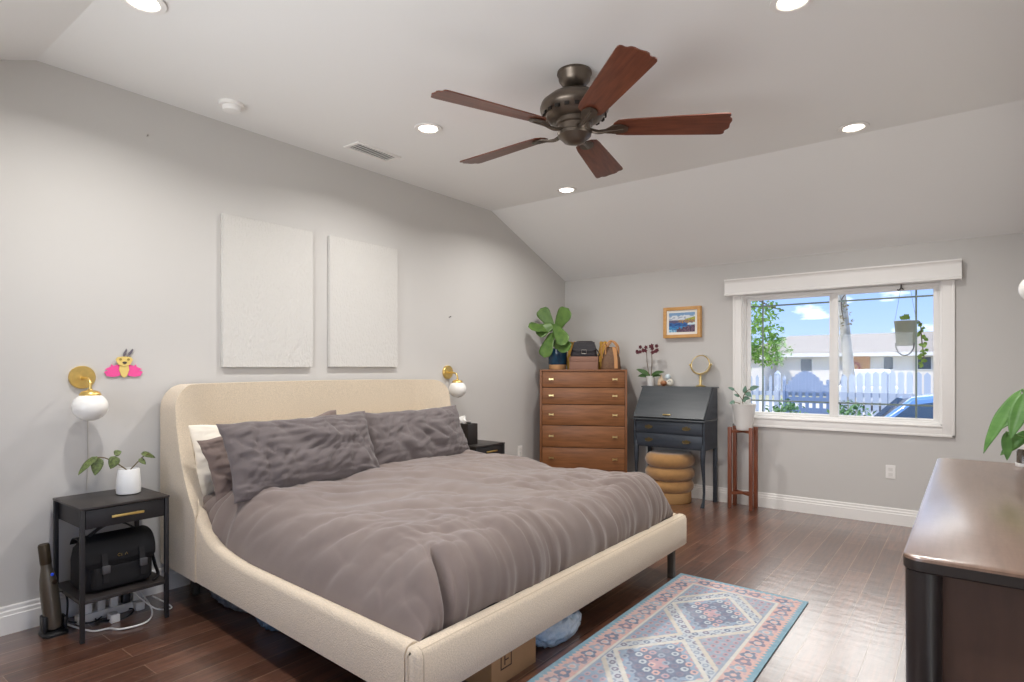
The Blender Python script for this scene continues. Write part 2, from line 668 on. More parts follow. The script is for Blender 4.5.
mb.box((FX0, Y0, FZ0 - 0.08), (FX1, Y0 + 0.02, FZ0), 0.003).box((FX0, Y0, FZ1), (FX1, Y0 + 0.02, FZ1 + 0.08), 0.003)
mb.build('casing', M_WHITE, win2, angle=30)

# unseen glazed door in the right wall, added for its light
mb = MB()
for lo, hi in [((RX + 0.02, DY0, 0), (RX + 0.1, DY0 + 0.09, DZ)), ((RX + 0.02, DY1 - 0.09, 0), (RX + 0.1, DY1, DZ)), ((RX + 0.02, DY0 + 0.09, 0), (RX + 0.1, DY1 - 0.09, 0.12)),
               ((RX + 0.02, DY0 + 0.09, DZ - 0.1), (RX + 0.1, DY1 - 0.09, DZ)), ((RX + 0.02, 0.56, 0.12), (RX + 0.1, 0.64, DZ - 0.1))]:
    mb.box(lo, hi, 0.004)
door = structure(mb.build('added_door', M_VINYL, angle=30))
MB().box((RX + 0.055, DY0 + 0.09, 0.12), (RX + 0.061, DY1 - 0.09, DZ - 0.1)).build('pane', M_GLASS, door, smooth=False)
mb = MB()
mb.box((RX - 0.02, DY0 - 0.08, 0), (RX, DY0, DZ + 0.08), 0.003).box((RX - 0.02, DY1, 0), (RX, DY1 + 0.08, DZ + 0.08), 0.003).box((RX - 0.02, DY0, DZ), (RX, DY1, DZ + 0.08), 0.003)
mb.build('casing', M_WHITE, door, angle=30)


# ------------------------------------------------------------------ bed
M_BED = mat('oatmeal_boucle', '#d4c3ab', 0.95, vary=0.13, vscale=150, bump=0.4, bscale=200, sheen=0.3)
M_SEAM = mat('bed_seam', '#c2b19a', 0.95)
M_DUVET = mat('taupe_linen', '#70625c', 0.95, color2='#7b6d66', vscale=3.0, bump=0.12, bscale=420, sheen=0.25)
M_PILLOW = mat('grey_linen', '#5f5655', 0.95, color2='#6a6160', vscale=6, bump=0.2, bscale=380, bstretch=(1, 1, 1), sheen=0.2)
M_PILLOW2 = mat('mauve_linen', '#705f58', 0.95, color2='#7a6a63', vscale=6, bump=0.2, bscale=380, sheen=0.2)
M_COTTON = mat('cream_cotton', '#efe6d6', 0.9, bump=0.1, bscale=300)
M_DARKMETAL = mat('dark_metal', '#2a2827', 0.5, metal=0.4)
M_TICK = mat('mattress_ticking', '#cfc4b4', 0.9)

BX, BY0, BY1 = 2.38, 1.385, 3.785
KS = 0.0636
BY0, BY1 = 1.385, 3.785


def sh(x, yb, z):
    """the frame is narrower at the head than at the foot"""
    d = BX - x
    near, far = BY0 + KS * d, BY1 - 0.022 * d
    return V((x, near + (yb - BY0) / (BY1 - BY0) * (far - near), z))


bed = thing('bed', (1.2, 2.66, 0), 'large upholstered oatmeal bed with wrapped headboard against the grey wall', 'bed')

HT = 1.238


WING = [(0.0, 0.56), (0.55, 0.56), (0.62, 0.49), (0.72, 0.42), (0.85, 0.355), (1.0, 0.305), (1.25, 0.265)]


def wing(z):
    """where the front of the wrapped headboard ends stands"""
    for (z0, x0), (z1, x1) in zip(WING, WING[1:]):
        if z <= z1:
            t = (z - z0) / (z1 - z0)
            return x0 + (x1 - x0) * t
    return WING[-1][1]


def hb_pt(a, b, face):
    yb = BY0 - 0.008 + (BY1 - BY0 + 0.016) * a
    e = min(yb - BY0 + 0.008, BY1 + 0.008 - yb)
    r = 0.14
    top = HT + 0.01 * math.sin(PI * a)
    if e < r:
        top -= r - math.sqrt(max(0, r * r - (r - e) ** 2))
    z = 0.19 + (top - 0.19) * b
    if face == 0:
        t = max(0.0, 1 - e / 0.30)
        x0 = 0.165 - 0.03 * b
        x = x0 + (wing(z) - x0) * t * t * (3 - 2 * t)
    else:
        x = 0.055
    return sh(x, yb, z)


def spaced(n):
    return [0.5 - 0.5 * math.cos(PI * i / n) for i in range(n + 1)]


A = spaced(60)
B = [i / 24 for i in range(25)]
mb = MB()
Fr = [[mb.bm.verts.new(hb_pt(a, b, 0)) for b in B] for a in A]
Bk = [[mb.bm.verts.new(hb_pt(a, b, 1)) for b in B] for a in A]
nf = mb.bm.faces.new
for i in range(len(A) - 1):
    for j in range(len(B) - 1):
        nf((Fr[i][j], Fr[i + 1][j], Fr[i + 1][j + 1], Fr[i][j + 1]))
        nf((Bk[i][j], Bk[i][j + 1], Bk[i + 1][j + 1], Bk[i + 1][j]))
    nf((Fr[i][-1], Fr[i + 1][-1], Bk[i + 1][-1], Bk[i][-1]))
    nf((Fr[i][0], Bk[i][0], Bk[i + 1][0], Fr[i + 1][0]))
for j in range(len(B) - 1):
    nf((Fr[0][j], Fr[0][j + 1], Bk[0][j + 1], Bk[0][j]))
    nf((Fr[-1][j], Bk[-1][j], Bk[-1][j + 1], Fr[-1][j + 1]))
mb.build('headboard', M_BED, bed, angle=70, bevel=0.045, bseg=5)

# side rails sweep up into the headboard
RT, RB = 0.385, 0.19
up_curve = [(0.475, 0.63), (0.525, 0.575), (0.58, 0.52), (0.64, 0.47), (0.73, 0.43), (0.85, 0.405), (1.0, 0.39), (1.2, RT)]
for s, ya, yb_ in ((0, BY0, BY0 + 0.075), (1, BY1 - 0.075, BY1)):
    top = [(0.45, 0.645)] + up_curve + [(2.31, RT)]
    mb = MB()
    top_s = [V((x, 0, z)) for x, z in top]
    dense = [top_s[0]] + spline(top_s[1:], 5)
    # loft of vertical slices along the rail, each slice rounded on top
    rings = []
    for p in dense:
        x, z = p.x, p.z
        i = 0.034 * max(0.0, 1 - (x - 0.45) / 0.085)
        w0, w1, z = ya + i, yb_ - i, z - i
        h = 0.028
        ring = [(w0, RB), (w0, z - h), (w0 + h * 0.3, z - h * 0.3), (w0 + h, z), (w1 - h, z), (w1 - h * 0.3, z - h * 0.3), (w1, z - h), (w1, RB)]
        rings.append([sh(x, yy, zz) for yy, zz in ring])
    mb.loft(rings)
    rail = mb.build('side_rail', M_BED, bed, angle=50)
    if s == 0:
        mb = MB()
        for xs, zt in ((0.555, 0.53),):
            mb.tube([sh(xs, ya - 0.001, RB), sh(xs, ya - 0.001, zt)], 0.003, 6, smooth=False)
        mb.build('seam', M_SEAM, rail)

mb = MB()
h = 0.026
rings = []
for yb in (BY0, BY0 + 0.008, BY0 + 0.022, BY0 + 0.3, 2.6, BY1 - 0.3, BY1 - 0.022, BY1 - 0.008, BY1):
    e = min(yb - BY0, BY1 - yb)
    i = 0.016 if e < 0.001 else (0.006 if e < 0.01 else 0)
    x0, x1, z0, z1 = 2.305 + i, BX - i, RB + i * 0.4, RT - i
    ring = [(x0, z0), (x0, z1 - h), (x0 + h * 0.3, z1 - h * 0.3), (x0 + h, z1), (x1 - h, z1), (x1 - h * 0.3, z1 - h * 0.3), (x1, z1 - h), (x1, z0 + 0.01), (x1 - 0.01, z0)]
    rings.append([V((x, yb, z)) for x, z in ring])
fb = mb.loft(rings).build('footboard', M_BED, bed, angle=50)
mb = MB()
mb.tube([(BX + 0.0005, BY0 + 0.028, RB + 0.004), (BX + 0.0005, BY0 + 0.028, RT - 0.03), (BX - 0.03, BY0 + 0.03, RT)], 0.0025, 6)
mb.tube([(BX - 0.045, BY0 - 0.0005, RB + 0.004), (BX - 0.045, BY0 - 0.0005, RT - 0.02)], 0.0025, 6, smooth=False)
mb.tube([(BX - 0.014, BY0 + 0.03, RT - 0.006), (BX - 0.014, BY1 - 0.03, RT - 0.006)], 0.0025, 6, smooth=False)
mb.build('seam', M_SEAM, fb)
# slat base, legs
MB().box((0.2, 1.53, 0.24), (2.30, 3.74, 0.30)).build('slat_base', mat('black_wood', '#1d1a19', 0.7), bed, smooth=False)
for lx, ly in ((2.328, 3.64), (2.328, 1.53), (0.2, 1.66), (0.2, 3.78), (1.3, 2.65)):
    MB().box((lx - 0.02, ly - 0.02, 0.0), (lx + 0.02, ly + 0.02, 0.24), 0.003).build('leg', mat('bed_leg', '#4a453f', 0.6), bed, angle=30)

# mattress
mb = MB()
poly = [sh(0.24, 1.58, 0.301), sh(2.19, 1.58, 0.301), sh(2.19, 3.62, 0.301), sh(0.24, 3.62, 0.301)]
matt = mb.prism(poly, (0, 0, 0.25)).build('mattress', M_TICK, None, loc=(1.2, 2.66, 0.301), angle=40, bevel=0.10, bseg=5)
tag(matt, 'cream mattress edge showing between the headboard and grey bedding', 'mattress')


# duvet
def smooth01(t):
    t = max(0.0, min(1.0, t))
    return t * t * (3 - 2 * t)


DX0, DX1, DY0_, DY1_ = 0.34, 2.315, 1.452, 3.72


def duvet_pt(a, b):
    x = DX0 + (DX1 - DX0) * a
    y = DY0_ + (DY1_ - DY0_) * b
    sn, sf, sfoot, sh_ = y - DY0_, DY1_ - y, DX1 - x, x - DX0

    def rise(s, R, p):
        t = max(0.0, min(1.0, s / R))
        return 1 - (1 - t) ** p
    near_R = 0.30 + 0.06 * smooth01((x - 0.5) / 1.2)
    kf = rise(sfoot, 0.19, 3.0)
    k = rise(sn, near_R, 2.7) * rise(sf, 0.20, 3.0) * kf
    ztop = 0.665 + 0.012 * math.sin(2.2 * x) - 0.05 * (1 - smooth01(sh_ / 0.3)) - 0.008 * smooth01((x - 1.7) / 0.6)
    zb = 0.375
    # near the head the cover's edge rides up with the rail
    zb += 0.16 * (1 - smooth01((x - 0.42) / 0.45))
    z = zb + (ztop - zb) * k
    side = 1 - k
    # soft quilted loft and drawn folds
    wx, wy = x + 0.10 * nz(x * 1.6, y * 1.6, 11), y + 0.10 * nz(x * 1.6, y * 1.6, 14)
    w = 0.030 * nz(x * 1.3 + 3, y * 1.5, 1.7) + 0.020 * nz(x * 3.1 - y * 1.2, y * 2.6 + x * 1.4, 5.0)
    d1 = wx * 0.80 + wy * 0.60
    d2 = -wx * 0.60 + wy * 0.80
    w += 0.020 * (crease(d1 * 1.1, d2 * 3.2, 2.0)) * smooth01(sn / 0.35)
    w += 0.012 * crease(d1 * 2.4 + 5, d2 * 6.5, 4.0)
    w += 0.007 * crease(wx * 9.0, wy * 9.0, 6.0)
    w += 0.014 * crease(wx * 2.6 + 2, wy * 8.0, 9.0) * (1 - smooth01((sfoot - 0.2) / 0.8))
    z += w * (0.25 + 0.75 * k)
    ox = oy = 0.0
    # pleats down the foot side and the near side
    if sfoot < 0.50:
        pf = smooth01((0.50 - sfoot) / 0.30)
        q = wy + 0.25 * (sfoot - 0.2) * math.sin(y * 3) + 0.05 * nz(x * 4, y * 4, 21)
        f = 0.028 * crease(q * 5.0, 0.4 + x * 1.6, 7.0) + 0.016 * crease(q * 12.0, x * 3.0, 3.3) + 0.009 * crease(q * 27.0, x * 5.0, 5.3)
        z += 0.6 * f * pf * (0.4 + k)
        ox += 0.9 * f * pf * (1 - 0.6 * kf)
    if sn < 0.42 and x < 0.98:
        f = 0.030 * crease(wx * 9.0 + y * 1.5, y * 0.8, 2.2) * smooth01((0.98 - x) / 0.25)
        z += 0.6 * f * smooth01(1 - sn / 0.42)
        oy -= 0.7 * f * smooth01(1 - sn / 0.42)
    if sn < 0.5 and x >= 0.8:
        f = 0.024 * crease(wx * 3.4 - wy * 4.0, wy * 0.8 + wx * 0.5, 8.8) + 0.010 * crease(wx * 8 - wy * 6, wy * 1.5, 1.8)
        z += f * smooth01(1 - sn / 0.5) * min(1, k * 2 + 0.2)
    # corner tuck at the near foot
    g = math.exp(-((sn - 0.15 - 0.5 * sfoot) / 0.016) ** 2) * smooth01((0.22 - sfoot) / 0.12)
    z -= 0.05 * g
    ox -= 0.05 * g
    g2 = math.exp(-((sn - 0.085 - 0.4 * sfoot) / 0.05) ** 2) * smooth01((0.24 - sfoot) / 0.15)
    z += 0.03 * g2 * k
    # the loft swells out over the rails as it rises
    if sfoot < 0.26:
        ox += 0.035 * math.sin(PI * min(1, kf)) if kf < 1 else 0
    bul = math.sin(PI * min(1, k * 1.25)) if k < 0.8 else 0
    if sn < 0.3:
        oy -= 0.010 * bul
    return sh(min(x + ox, 2.345), max(y + oy, BY0 + 0.052), max(z, 0.30))


def dense_edges(t):
    """more rows near the borders"""
    return 0.5 - 0.5 * (math.copysign(abs(math.cos(PI * t)) ** 0.75, math.cos(PI * t)))


mb = MB()
mb.grid(lambda a, b: duvet_pt(dense_edges(a), dense_edges(b)), 250, 270)
dv = mb.build('duvet', M_DUVET, None, loc=(1.3, 2.6, 0.5), angle=180)
tag(dv, 'rumpled taupe linen duvet spread over the large bed', 'duvet')


def pillow(name, m, c, w, hgt, t, lean, turn, label, group, seed, roll=0.0, wr=1.0):
    """c: centre; faces +x, leans back by lean (radians from vertical), turned about z"""
    R = Matrix.Rotation(turn, 3, 'Z') @ Matrix.Rotation(-lean, 3, 'Y') @ Matrix.Rotation(roll, 3, 'X')
    nu, nv = 84, 60
    front, back = [], []

    def f(u, v, sgn):
        au, av = abs(u), abs(v)
        edge = max(0.0, (1 - au ** 2.6)) * max(0.0, (1 - av ** 2.3))
        th = t * 0.5 * edge ** 0.5
        pin = 1 - 0.07 * (1 - au ** 2) * av ** 3
        pin2 = 1 - 0.06 * (1 - av ** 2) * au ** 3
        y = u * w / 2 * pin2
        z = v * hgt / 2 * pin
        wu, wv = u + 0.25 * nz(u * 1.5, v * 1.5, seed + 9), v + 0.25 * nz(u * 1.5, v * 1.5, seed + 5)
        n = 0.018 * nz(u * 2.2 + seed, v * 2.6 + seed, sgn)
        n += 0.026 * wr * crease(wu * 3.4 + seed + wv * 0.8, wv * 0.8, sgn + seed)
        n += 0.018 * wr * crease(wu * 7 + seed - wv * 2.0, wv * 1.6, 3 + seed)
        n += 0.020 * wr * crease(wu * 1.4 + seed, wv * 5.0, 1.2 + seed) * (0.3 + 0.7 * au)
        n += 0.007 * wr * crease(wu * 9 + seed, wv * 9, 6 + seed)
        th += n * edge ** 0.4
        y += 0.006 * nz(v * 4 + seed, u, seed)
        z += 0.010 * nz(u * 4 + seed, v, seed + 4)
        return V(c) + R @ V((sgn * th, y, z))
    mb = MB()
    bm = mb.bm
    U = [math.sin(PI / 2 * (2 * i / nu - 1)) for i in range(nu + 1)]
    W = [math.sin(PI / 2 * (2 * j / nv - 1)) for j in range(nv + 1)]
    Fv = [[bm.verts.new(f(u, v, 1)) for v in W] for u in U]
    Bv = [[Fv[i][j] if i in (0, nu) or j in (0, nv) else bm.verts.new(f(U[i], W[j], -1)) for j in range(nv + 1)] for i in range(nu + 1)]
    for i in range(nu):
        for j in range(nv):
            bm.faces.new((Fv[i][j], Fv[i + 1][j], Fv[i + 1][j + 1], Fv[i][j + 1]))
            try:
                bm.faces.new((Bv[i][j], Bv[i][j + 1], Bv[i + 1][j + 1], Bv[i + 1][j]))
            except ValueError:
                pass
    o = mb.build(name, m, None, loc=c, angle=180)
    return tag(o, label, 'pillow', group)


PG = 'pillows propped against the headboard'
pillow('pillow', M_COTTON, (0.31, 2.07, 0.80), 0.98, 0.42, 0.10, 0.18, 0.0, 'cream pillow behind the grey pillows, nearer the black bag nightstand', PG, 3, wr=0.4)
pillow('pillow', M_COTTON, (0.31, 3.10, 0.80), 0.96, 0.42, 0.10, 0.18, 0.0, 'cream pillow almost hidden behind the grey pillows, nearer the tissue box', PG, 13, wr=0.4)
pillow('pillow', M_PILLOW2, (0.455, 2.07, 0.80), 0.96, 0.40, 0.12, 0.30, 0.0, 'mauve grey pillow sandwiched between the cream and the front grey pillow', PG, 23, roll=0.13)
pillow('pillow', M_PILLOW2, (0.455, 3.08, 0.80), 0.94, 0.40, 0.11, 0.30, 0.0, 'mauve grey pillow mostly hidden behind the smoother front pillow', PG, 33)
pillow('pillow', M_PILLOW, (0.615, 3.07, 0.835), 1.02, 0.43, 0.18, 0.40, 0.02, 'smoother grey linen pillow in front, on the side of the tissue box', PG, 53, roll=0.01, wr=0.75)
pillow('pillow', M_PILLOW, (0.695, 2.085, 0.835), 0.99, 0.45, 0.19, 0.42, -0.03, 'wrinkled grey linen pillow in front, on the side of the black bag nightstand', PG, 43, roll=0.02)

# ------------------------------------------------------------------ nightstands
M_BLACK = mat('black_powder_coat', '#222022', 0.5, vary=0.1, vscale=30)
M_BLACKTOP = mat('black_worn_top', '#3a3431', 0.42, color2='#2b2726', vscale=5, stretch=(1, 4, 1))
M_BRASS = mat('brushed_brass', '#e6c67a', 0.36, metal=1.0, vary=0.08, vscale=40)
M_GLOBE = mat('opal_glass', '#f7f4ee', 0.25, spec=0.5)

NX0, NX1, NY0, NY1, NZ = 0.03, 0.44, 1.012, 1.418, 0.655


def nightstand(label):
    t = thing('nightstand', ((NX0 + NX1) / 2, (NY0 + NY1) / 2, 0), label, 'nightstand', 'black metal nightstands')
    MB().box((NX0, NY0, NZ - 0.012), (NX1, NY1, NZ), 0.002).build('top', M_BLACKTOP, t, angle=30)
    for lx in (NX0 + 0.002, NX1 - 0.022):
        for ly in (NY0 + 0.002, NY1 - 0.022):
            MB().box((lx, ly, 0), (lx + 0.02, ly + 0.02, NZ - 0.012), 0.002).build('leg', M_BLACK, t, angle=30)
    MB().box((NX0 + 0.02, NY0 + 0.022, 0.545), (NX1 - 0.025, NY1 - 0.022, NZ - 0.012)).build('case', M_BLACK, t, smooth=False)
    dr = MB().box((NX1 - 0.024, NY0 + 0.025, 0.548), (NX1 - 0.006, NY1 - 0.025, NZ - 0.016), 0.002).build('drawer', M_BLACK, t, angle=30)
    hz = 0.595
    mb = MB()
    mb.box((NX1 + 0.008, NY0 + 0.13, hz - 0.006), (NX1 + 0.018, NY1 - 0.13, hz + 0.006), 0.002)
    mb.box((NX1 - 0.006, NY0 + 0.15, hz - 0.004), (NX1 + 0.008, NY0 + 0.158, hz + 0.004)).box((NX1 - 0.006, NY1 - 0.158, hz - 0.004), (NX1 + 0.008, NY1 - 0.15, hz + 0.004))
    mb.build('handle', M_BRASS, dr, angle=30)
    MB().box((NX0 + 0.004, NY0 + 0.004, 0.185), (NX1 - 0.004, NY1 - 0.004, 0.205), 0.002).build('shelf', M_BLACKTOP, t, angle=30)
    return t


ns = nightstand('black nightstand with brass bar handle, white planter and camera bag on its shelf')
n2 = copy_tree(ns)
n2.location = (ns.location.x, 4.12, 0)
n2['label'] = 'black nightstand beyond the bed under the far globe sconce'

# tissue box on the far nightstand
t = thing('tissue_box', (0.25, 4.00, NZ), 'dark tissue box with white tissue on the nightstand beyond the bed', 'tissue box')
MB().box((0.185, 3.955, NZ), (0.315, 4.085, NZ + 0.185), 0.006).build('box', mat('dark_leather', '#26211f', 0.5), t, angle=30)
mb = MB()
mb.grid(lambda a, b: V((0.25, 4.02, NZ + 0.18)) + V((0.10 * (a - 0.5) * (0.25 + b), 0.05 * math.sin(a * 6) * b + 0.07 * (a - 0.5) - 0.05 * b, 0.075 * b * (0.7 + 0.3 * math.sin(a * 5)))), 14, 8)
mb.build('tissue', mat('tissue_paper', '#f6f4f0', 0.9), t, solid=0.002)

# planter on the near nightstand
M_LEAF = mat('leaf_green', '#5f8a3a', 0.5, color2='#3f6b2c', vscale=18)
M_LEAFSPOT = mat('leaf_speckled', '#7a8a4c', 0.5, color2='#384428', vscale=90)
M_LEAFPALE = mat('leaf_pale', '#8aa46a', 0.5, color2='#5b7d4a', vscale=30)
M_STEM = mat('stem_brown', '#6b5a3a', 0.7)
M_WHITEPOT = mat('white_ceramic', '#ecebe8', 0.35)
M_SOIL = mat('potting_soil', '#3a2c22', 0.95, bump=0.5, bscale=120)
t = thing('potted_plant', (0.22, 1.30, NZ), 'white ceramic planter with sparse speckled leaves on the near nightstand', 'plant')
MB().lathe([(0.045, 0), (0.058, 0.006), (0.060, 0.04), (0.052, 0.13), (0.048, 0.136), (0.046, 0.130), (0.046, 0.12)], (0.22, 1.30, NZ), n=28).build('pot', M_WHITEPOT, t)
MB().lathe([(0.045, 0), (0.045, 0.004)], (0.22, 1.30, NZ + 0.118), n=20).build('soil', M_SOIL, t)
P0 = V((0.22, 1.30, NZ + 0.12))
mb = MB()
mb.tube([P0, P0 + V((0, -0.05, 0.045)), P0 + V((0.0, -0.11, 0.085)), P0 + V((0, -0.15, 0.092))], 0.0035, 6)
mb.tube([P0, P0 + V((0, 0.03, 0.03)), P0 + V((0, 0.07, 0.07)), P0 + V((0, 0.10, 0.085))], 0.003, 6)
mb.tube([P0 + V((0, -0.05, 0.045)), P0 + V((0, -0.06, 0.07)), P0 + V((0.0, -0.065, 0.085))], 0.003, 6)
mb.build('stem', M_STEM, t)
for p, d, up, L, W in [((0, -0.145, 0.098), (0.1, -0.75, -0.55), (0.4, -0.6, 0.8), 0.13, 0.05), ((0.0, -0.14, 0.092), (0.25, -0.25, -0.9), (0.9, -0.3, 0.2), 0.10, 0.055),
                       ((0, -0.062, 0.090), (0.25, -0.35, -0.8), (0.9, 0.0, 0.3), 0.075, 0.055), ((0, 0.06, 0.088), (0.1, 0.9, -0.25), (0.6, 0, 0.8), 0.085, 0.045),
                       ((0, 0.05, 0.062), (0.3, 0.4, -0.4), (0.8, 0, 0.5), 0.05, 0.03), ((0, -0.07, 0.10), (0.1, 0.5, 0.2), (0.9, 0, 0.4), 0.04, 0.035)]:
    MB().leaf(P0 + V(p), d, up, L, W, 'ovate', 0.25, 0.2).build('leaf', M_LEAFSPOT, t, angle=180, solid=0.0015)

# camera bag on the shelf
M_NYLON = mat('black_nylon', '#141315', 0.75, bump=0.25, bscale=500)
M_NYLON2 = mat('black_webbing', '#1c1b1d', 0.7)
M_GREYPLASTIC = mat('grey_buckle', '#4b4a4c', 0.5)
t = thing('camera_bag', (0.24, 1.215, 0.205), 'black nylon camera bag with buckled flap on the nightstand shelf', 'bag')


def rounded_ring(x0, x1, y0, y1, z, r=0.04, n=5):
    pts = []
    for cx, cy, a0 in ((x1 - r, y1 - r, 0), (x0 + r, y1 - r, 90), (x0 + r, y0 + r, 180), (x1 - r, y0 + r, 270)):
        for k in range(n + 1):
            a = math.radians(a0 + 90 * k / n)
            pts.append((cx + r * math.cos(a), cy + r * math.sin(a), z))
    return pts


b0 = 0.206
MB().loft([rounded_ring(0.135, 0.345, 1.065, 1.365, b0), rounded_ring(0.12, 0.355, 1.055, 1.375, b0 + 0.02), rounded_ring(0.12, 0.36, 1.055, 1.375, b0 + 0.14),
           rounded_ring(0.13, 0.35, 1.062, 1.368, b0 + 0.20), rounded_ring(0.15, 0.325, 1.085, 1.345, b0 + 0.235)]).build('body', M_NYLON, t, angle=60)
mb = MB()
fl = [(0.13, b0 + 0.215), (0.17, b0 + 0.25), (0.24, b0 + 0.262), (0.31, b0 + 0.25), (0.352, b0 + 0.215), (0.372, b0 + 0.17), (0.374, b0 + 0.125)]
fl = [V((x, 0, z)) for x, z in fl]
fl = spline(fl, 4)
rings = []
for i, p in enumerate(fl):
    w = 0.155 + 0.008 * math.sin(PI * i / len(fl)) - (0.012 if i > len(fl) - 3 else 0)
    rings.append([V((p.x - 0.006, 1.215 - w, p.z - 0.006)), V((p.x - 0.006, 1.215 + w, p.z - 0.006)), V((p.x, 1.215 + w, p.z)), V((p.x, 1.215 - w, p.z))])
mb.loft(rings).build('flap', M_NYLON, t, angle=60)
fp = MB().loft([rounded_ring(0.345, 0.385, 1.085, 1.345, b0 + 0.02, 0.018), rounded_ring(0.345, 0.392, 1.08, 1.35, b0 + 0.05, 0.02), rounded_ring(0.345, 0.385, 1.085, 1.345, b0 + 0.125, 0.018)]).build('front_pocket', M_NYLON, t, angle=60)
for yy in (1.135, 1.305):
    st = MB().strap([(0.374, yy, b0 + 0.19), (0.385, yy, b0 + 0.15), (0.397, yy, b0 + 0.10), (0.397, yy, b0 + 0.05)], 0.026, 0.004).build('strap', M_NYLON2, t)
    MB().box((0.394, yy - 0.018, b0 + 0.095), (0.408, yy + 0.018, b0 + 0.135), 0.004).build('buckle', M_GREYPLASTIC, st, angle=30)
MB().strap([(0.24, 1.11, b0 + 0.262), (0.25, 1.16, b0 + 0.30), (0.25, 1.215, b0 + 0.315), (0.25, 1.27, b0 + 0.30), (0.24, 1.32, b0 + 0.262)], 0.03, 0.008, (1, 0, 0)).build('handle', M_NYLON2, t)
MB().strap([(0.24, 1.375, b0 + 0.17), (0.27, 1.392, b0 + 0.13), (0.31, 1.396, b0 + 0.06), (0.36, 1.392, b0 + 0.015), (0.40, 1.35, b0 + 0.006)], 0.035, 0.005, (1, 0, 0.2)).build('shoulder_strap', M_NYLON2, t)
mb = MB()
for k, yy in enumerate((1.20, 1.217, 1.234)):
    zc = b0 + 0.172
    if k == 0:
        mb.tube([(0.378, yy + 0.005, zc + 0.004), (0.378, yy, zc + 0.007), (0.378, yy - 0.006, zc), (0.378, yy, zc - 0.007), (0.378, yy + 0.005, zc - 0.004)], 0.0014, 5)
    elif k == 1:
        mb.tube([(0.378, yy - 0.005, zc - 0.007), (0.378, yy - 0.005, zc + 0.007), (0.378, yy + 0.004, zc - 0.007), (0.378, yy + 0.004, zc + 0.007)], 0.0014, 5, smooth=False)
    else:
        mb.tube([(0.378, yy - 0.006, zc - 0.006), (0.378, yy, zc + 0.006), (0.378, yy + 0.006, zc - 0.006)], 0.0014, 5, smooth=False)
mb.build('emblem', M_BRASS, t)

# hand vacuum on its charging dock
M_GUN = mat('gunmetal', '#6e675c', 0.35, metal=0.7)
M_PLASTIC = mat('black_plastic', '#18181a', 0.4)
vx, vy = 0.18, 0.978
t = thing('hand_vacuum', (vx, vy, 0), 'slim grey handheld vacuum upright in a black dock beside the nightstand', 'vacuum cleaner')
tilt = V((0.0, -0.045, 0.46)).normalized()
vb = V((vx, vy + 0.0, 0.024))
MB().lathe([(0.026, 0.0), (0.036, 0.01), (0.039, 0.12), (0.039, 0.20), (0.034, 0.26), (0.026, 0.30), (0.023, 0.32), (0.023, 0.425), (0.020, 0.432)], vb, tilt, 24).build('body', M_GUN, t)
MB().lathe([(0.0235, 0.335), (0.0245, 0.34), (0.0245, 0.428), (0.021, 0.436)], vb, tilt, 24).build('nozzle', mat('bronze_cap', '#4d4334', 0.4, metal=0.6), t)
q = vb + tilt * 0.245
MB().lathe([(0.0, 0), (0.012, 0.001), (0.012, 0.008), (0.0, 0.010)], q + V((0.030, 0.016, 0)), (0.9, 0.4, 0), 14).build('button', mat('brown_button', '#35261c', 0.4), t)
q = vb + tilt * 0.282
MB().lathe([(0.0, 0), (0.008, 0.001), (0.008, 0.005), (0.0, 0.007)], q + V((0.024, 0.012, 0)), (0.9, 0.4, 0), 14).build('power_light', mat('blue_light', '#3557d8', 0.3, emit='#2c50ff', estr=0.12), t)
mb = MB()
mb.loft([rounded_ring(vx - 0.06, vx + 0.06, vy - 0.055, vy + 0.052, 0, 0.03), rounded_ring(vx - 0.06, vx + 0.06, vy - 0.055, vy + 0.052, 0.012, 0.03), rounded_ring(vx - 0.05, vx + 0.05, vy - 0.045, vy + 0.046, 0.02, 0.03)])
mb.box((vx - 0.03, vy - 0.052, 0.015), (vx + 0.03, vy - 0.032, 0.10), 0.006)
mb.box((vx - 0.03, vy + 0.034, 0.015), (vx + 0.03, vy + 0.050, 0.08), 0.006)
mb.build('dock', M_PLASTIC, t, angle=40)
MB().tube([(vx + 0.02, vy + 0.045, 0.03), (vx + 0.02, vy + 0.052, 0.14), (vx, vy + 0.045, 0.19), (vx - 0.01, vy + 0.02, 0.20)], 0.005, 6).build('hose', M_PLASTIC, t)

# cords and plugs under the nightstand
M_CORD_W = mat('white_cord', '#e9e7e2', 0.5)
M_CORD_K = mat('black_cord', '#131314', 0.5)
c = MB().tube([(0.06, 1.02, 0.02), (0.20, 1.06, 0.008), (0.33, 1.10, 0.008), (0.36, 1.16, 0.008), (0.42, 1.20, 0.008), (0.43, 1.30, 0.008), (0.34, 1.37, 0.008), (0.22, 1.40, 0.03), (0.12, 1.38, 0.09)], 0.0045, 8).build('charging_cord', M_CORD_W, None, loc=(0.2, 1.2, 0.0))
tag(c, 'white charging cord looping over the floor in front of the nightstand', 'cord')
c = MB().tube([(0.12, 1.34, 0.10), (0.16, 1.31, 0.13), (0.26, 1.33, 0.10), (0.33, 1.39, 0.03), (0.35, 1.46, 0.012), (0.30, 1.47, 0.02), (0.24, 1.41, 0.07)], 0.004, 8).build('loose_cord', M_CORD_W, None, loc=(0.3, 1.4, 0.0))
tag(c, 'white cord hanging in a loop near the bed leg', 'cord')
c = MB().tube([(0.24, 1.16, 0.010)] + [(0.20 + 0.085 * math.cos(a * 0.7), 1.24 + 0.085 * math.sin(a * 0.7), 0.010 + 0.004 * (a % 3)) for a in range(0, 24)], 0.004, 6).build('coiled_cord', M_CORD_K, None, loc=(0.2, 1.24, 0.0))
tag(c, 'black cord coiled on the floor under the nightstand', 'cord')
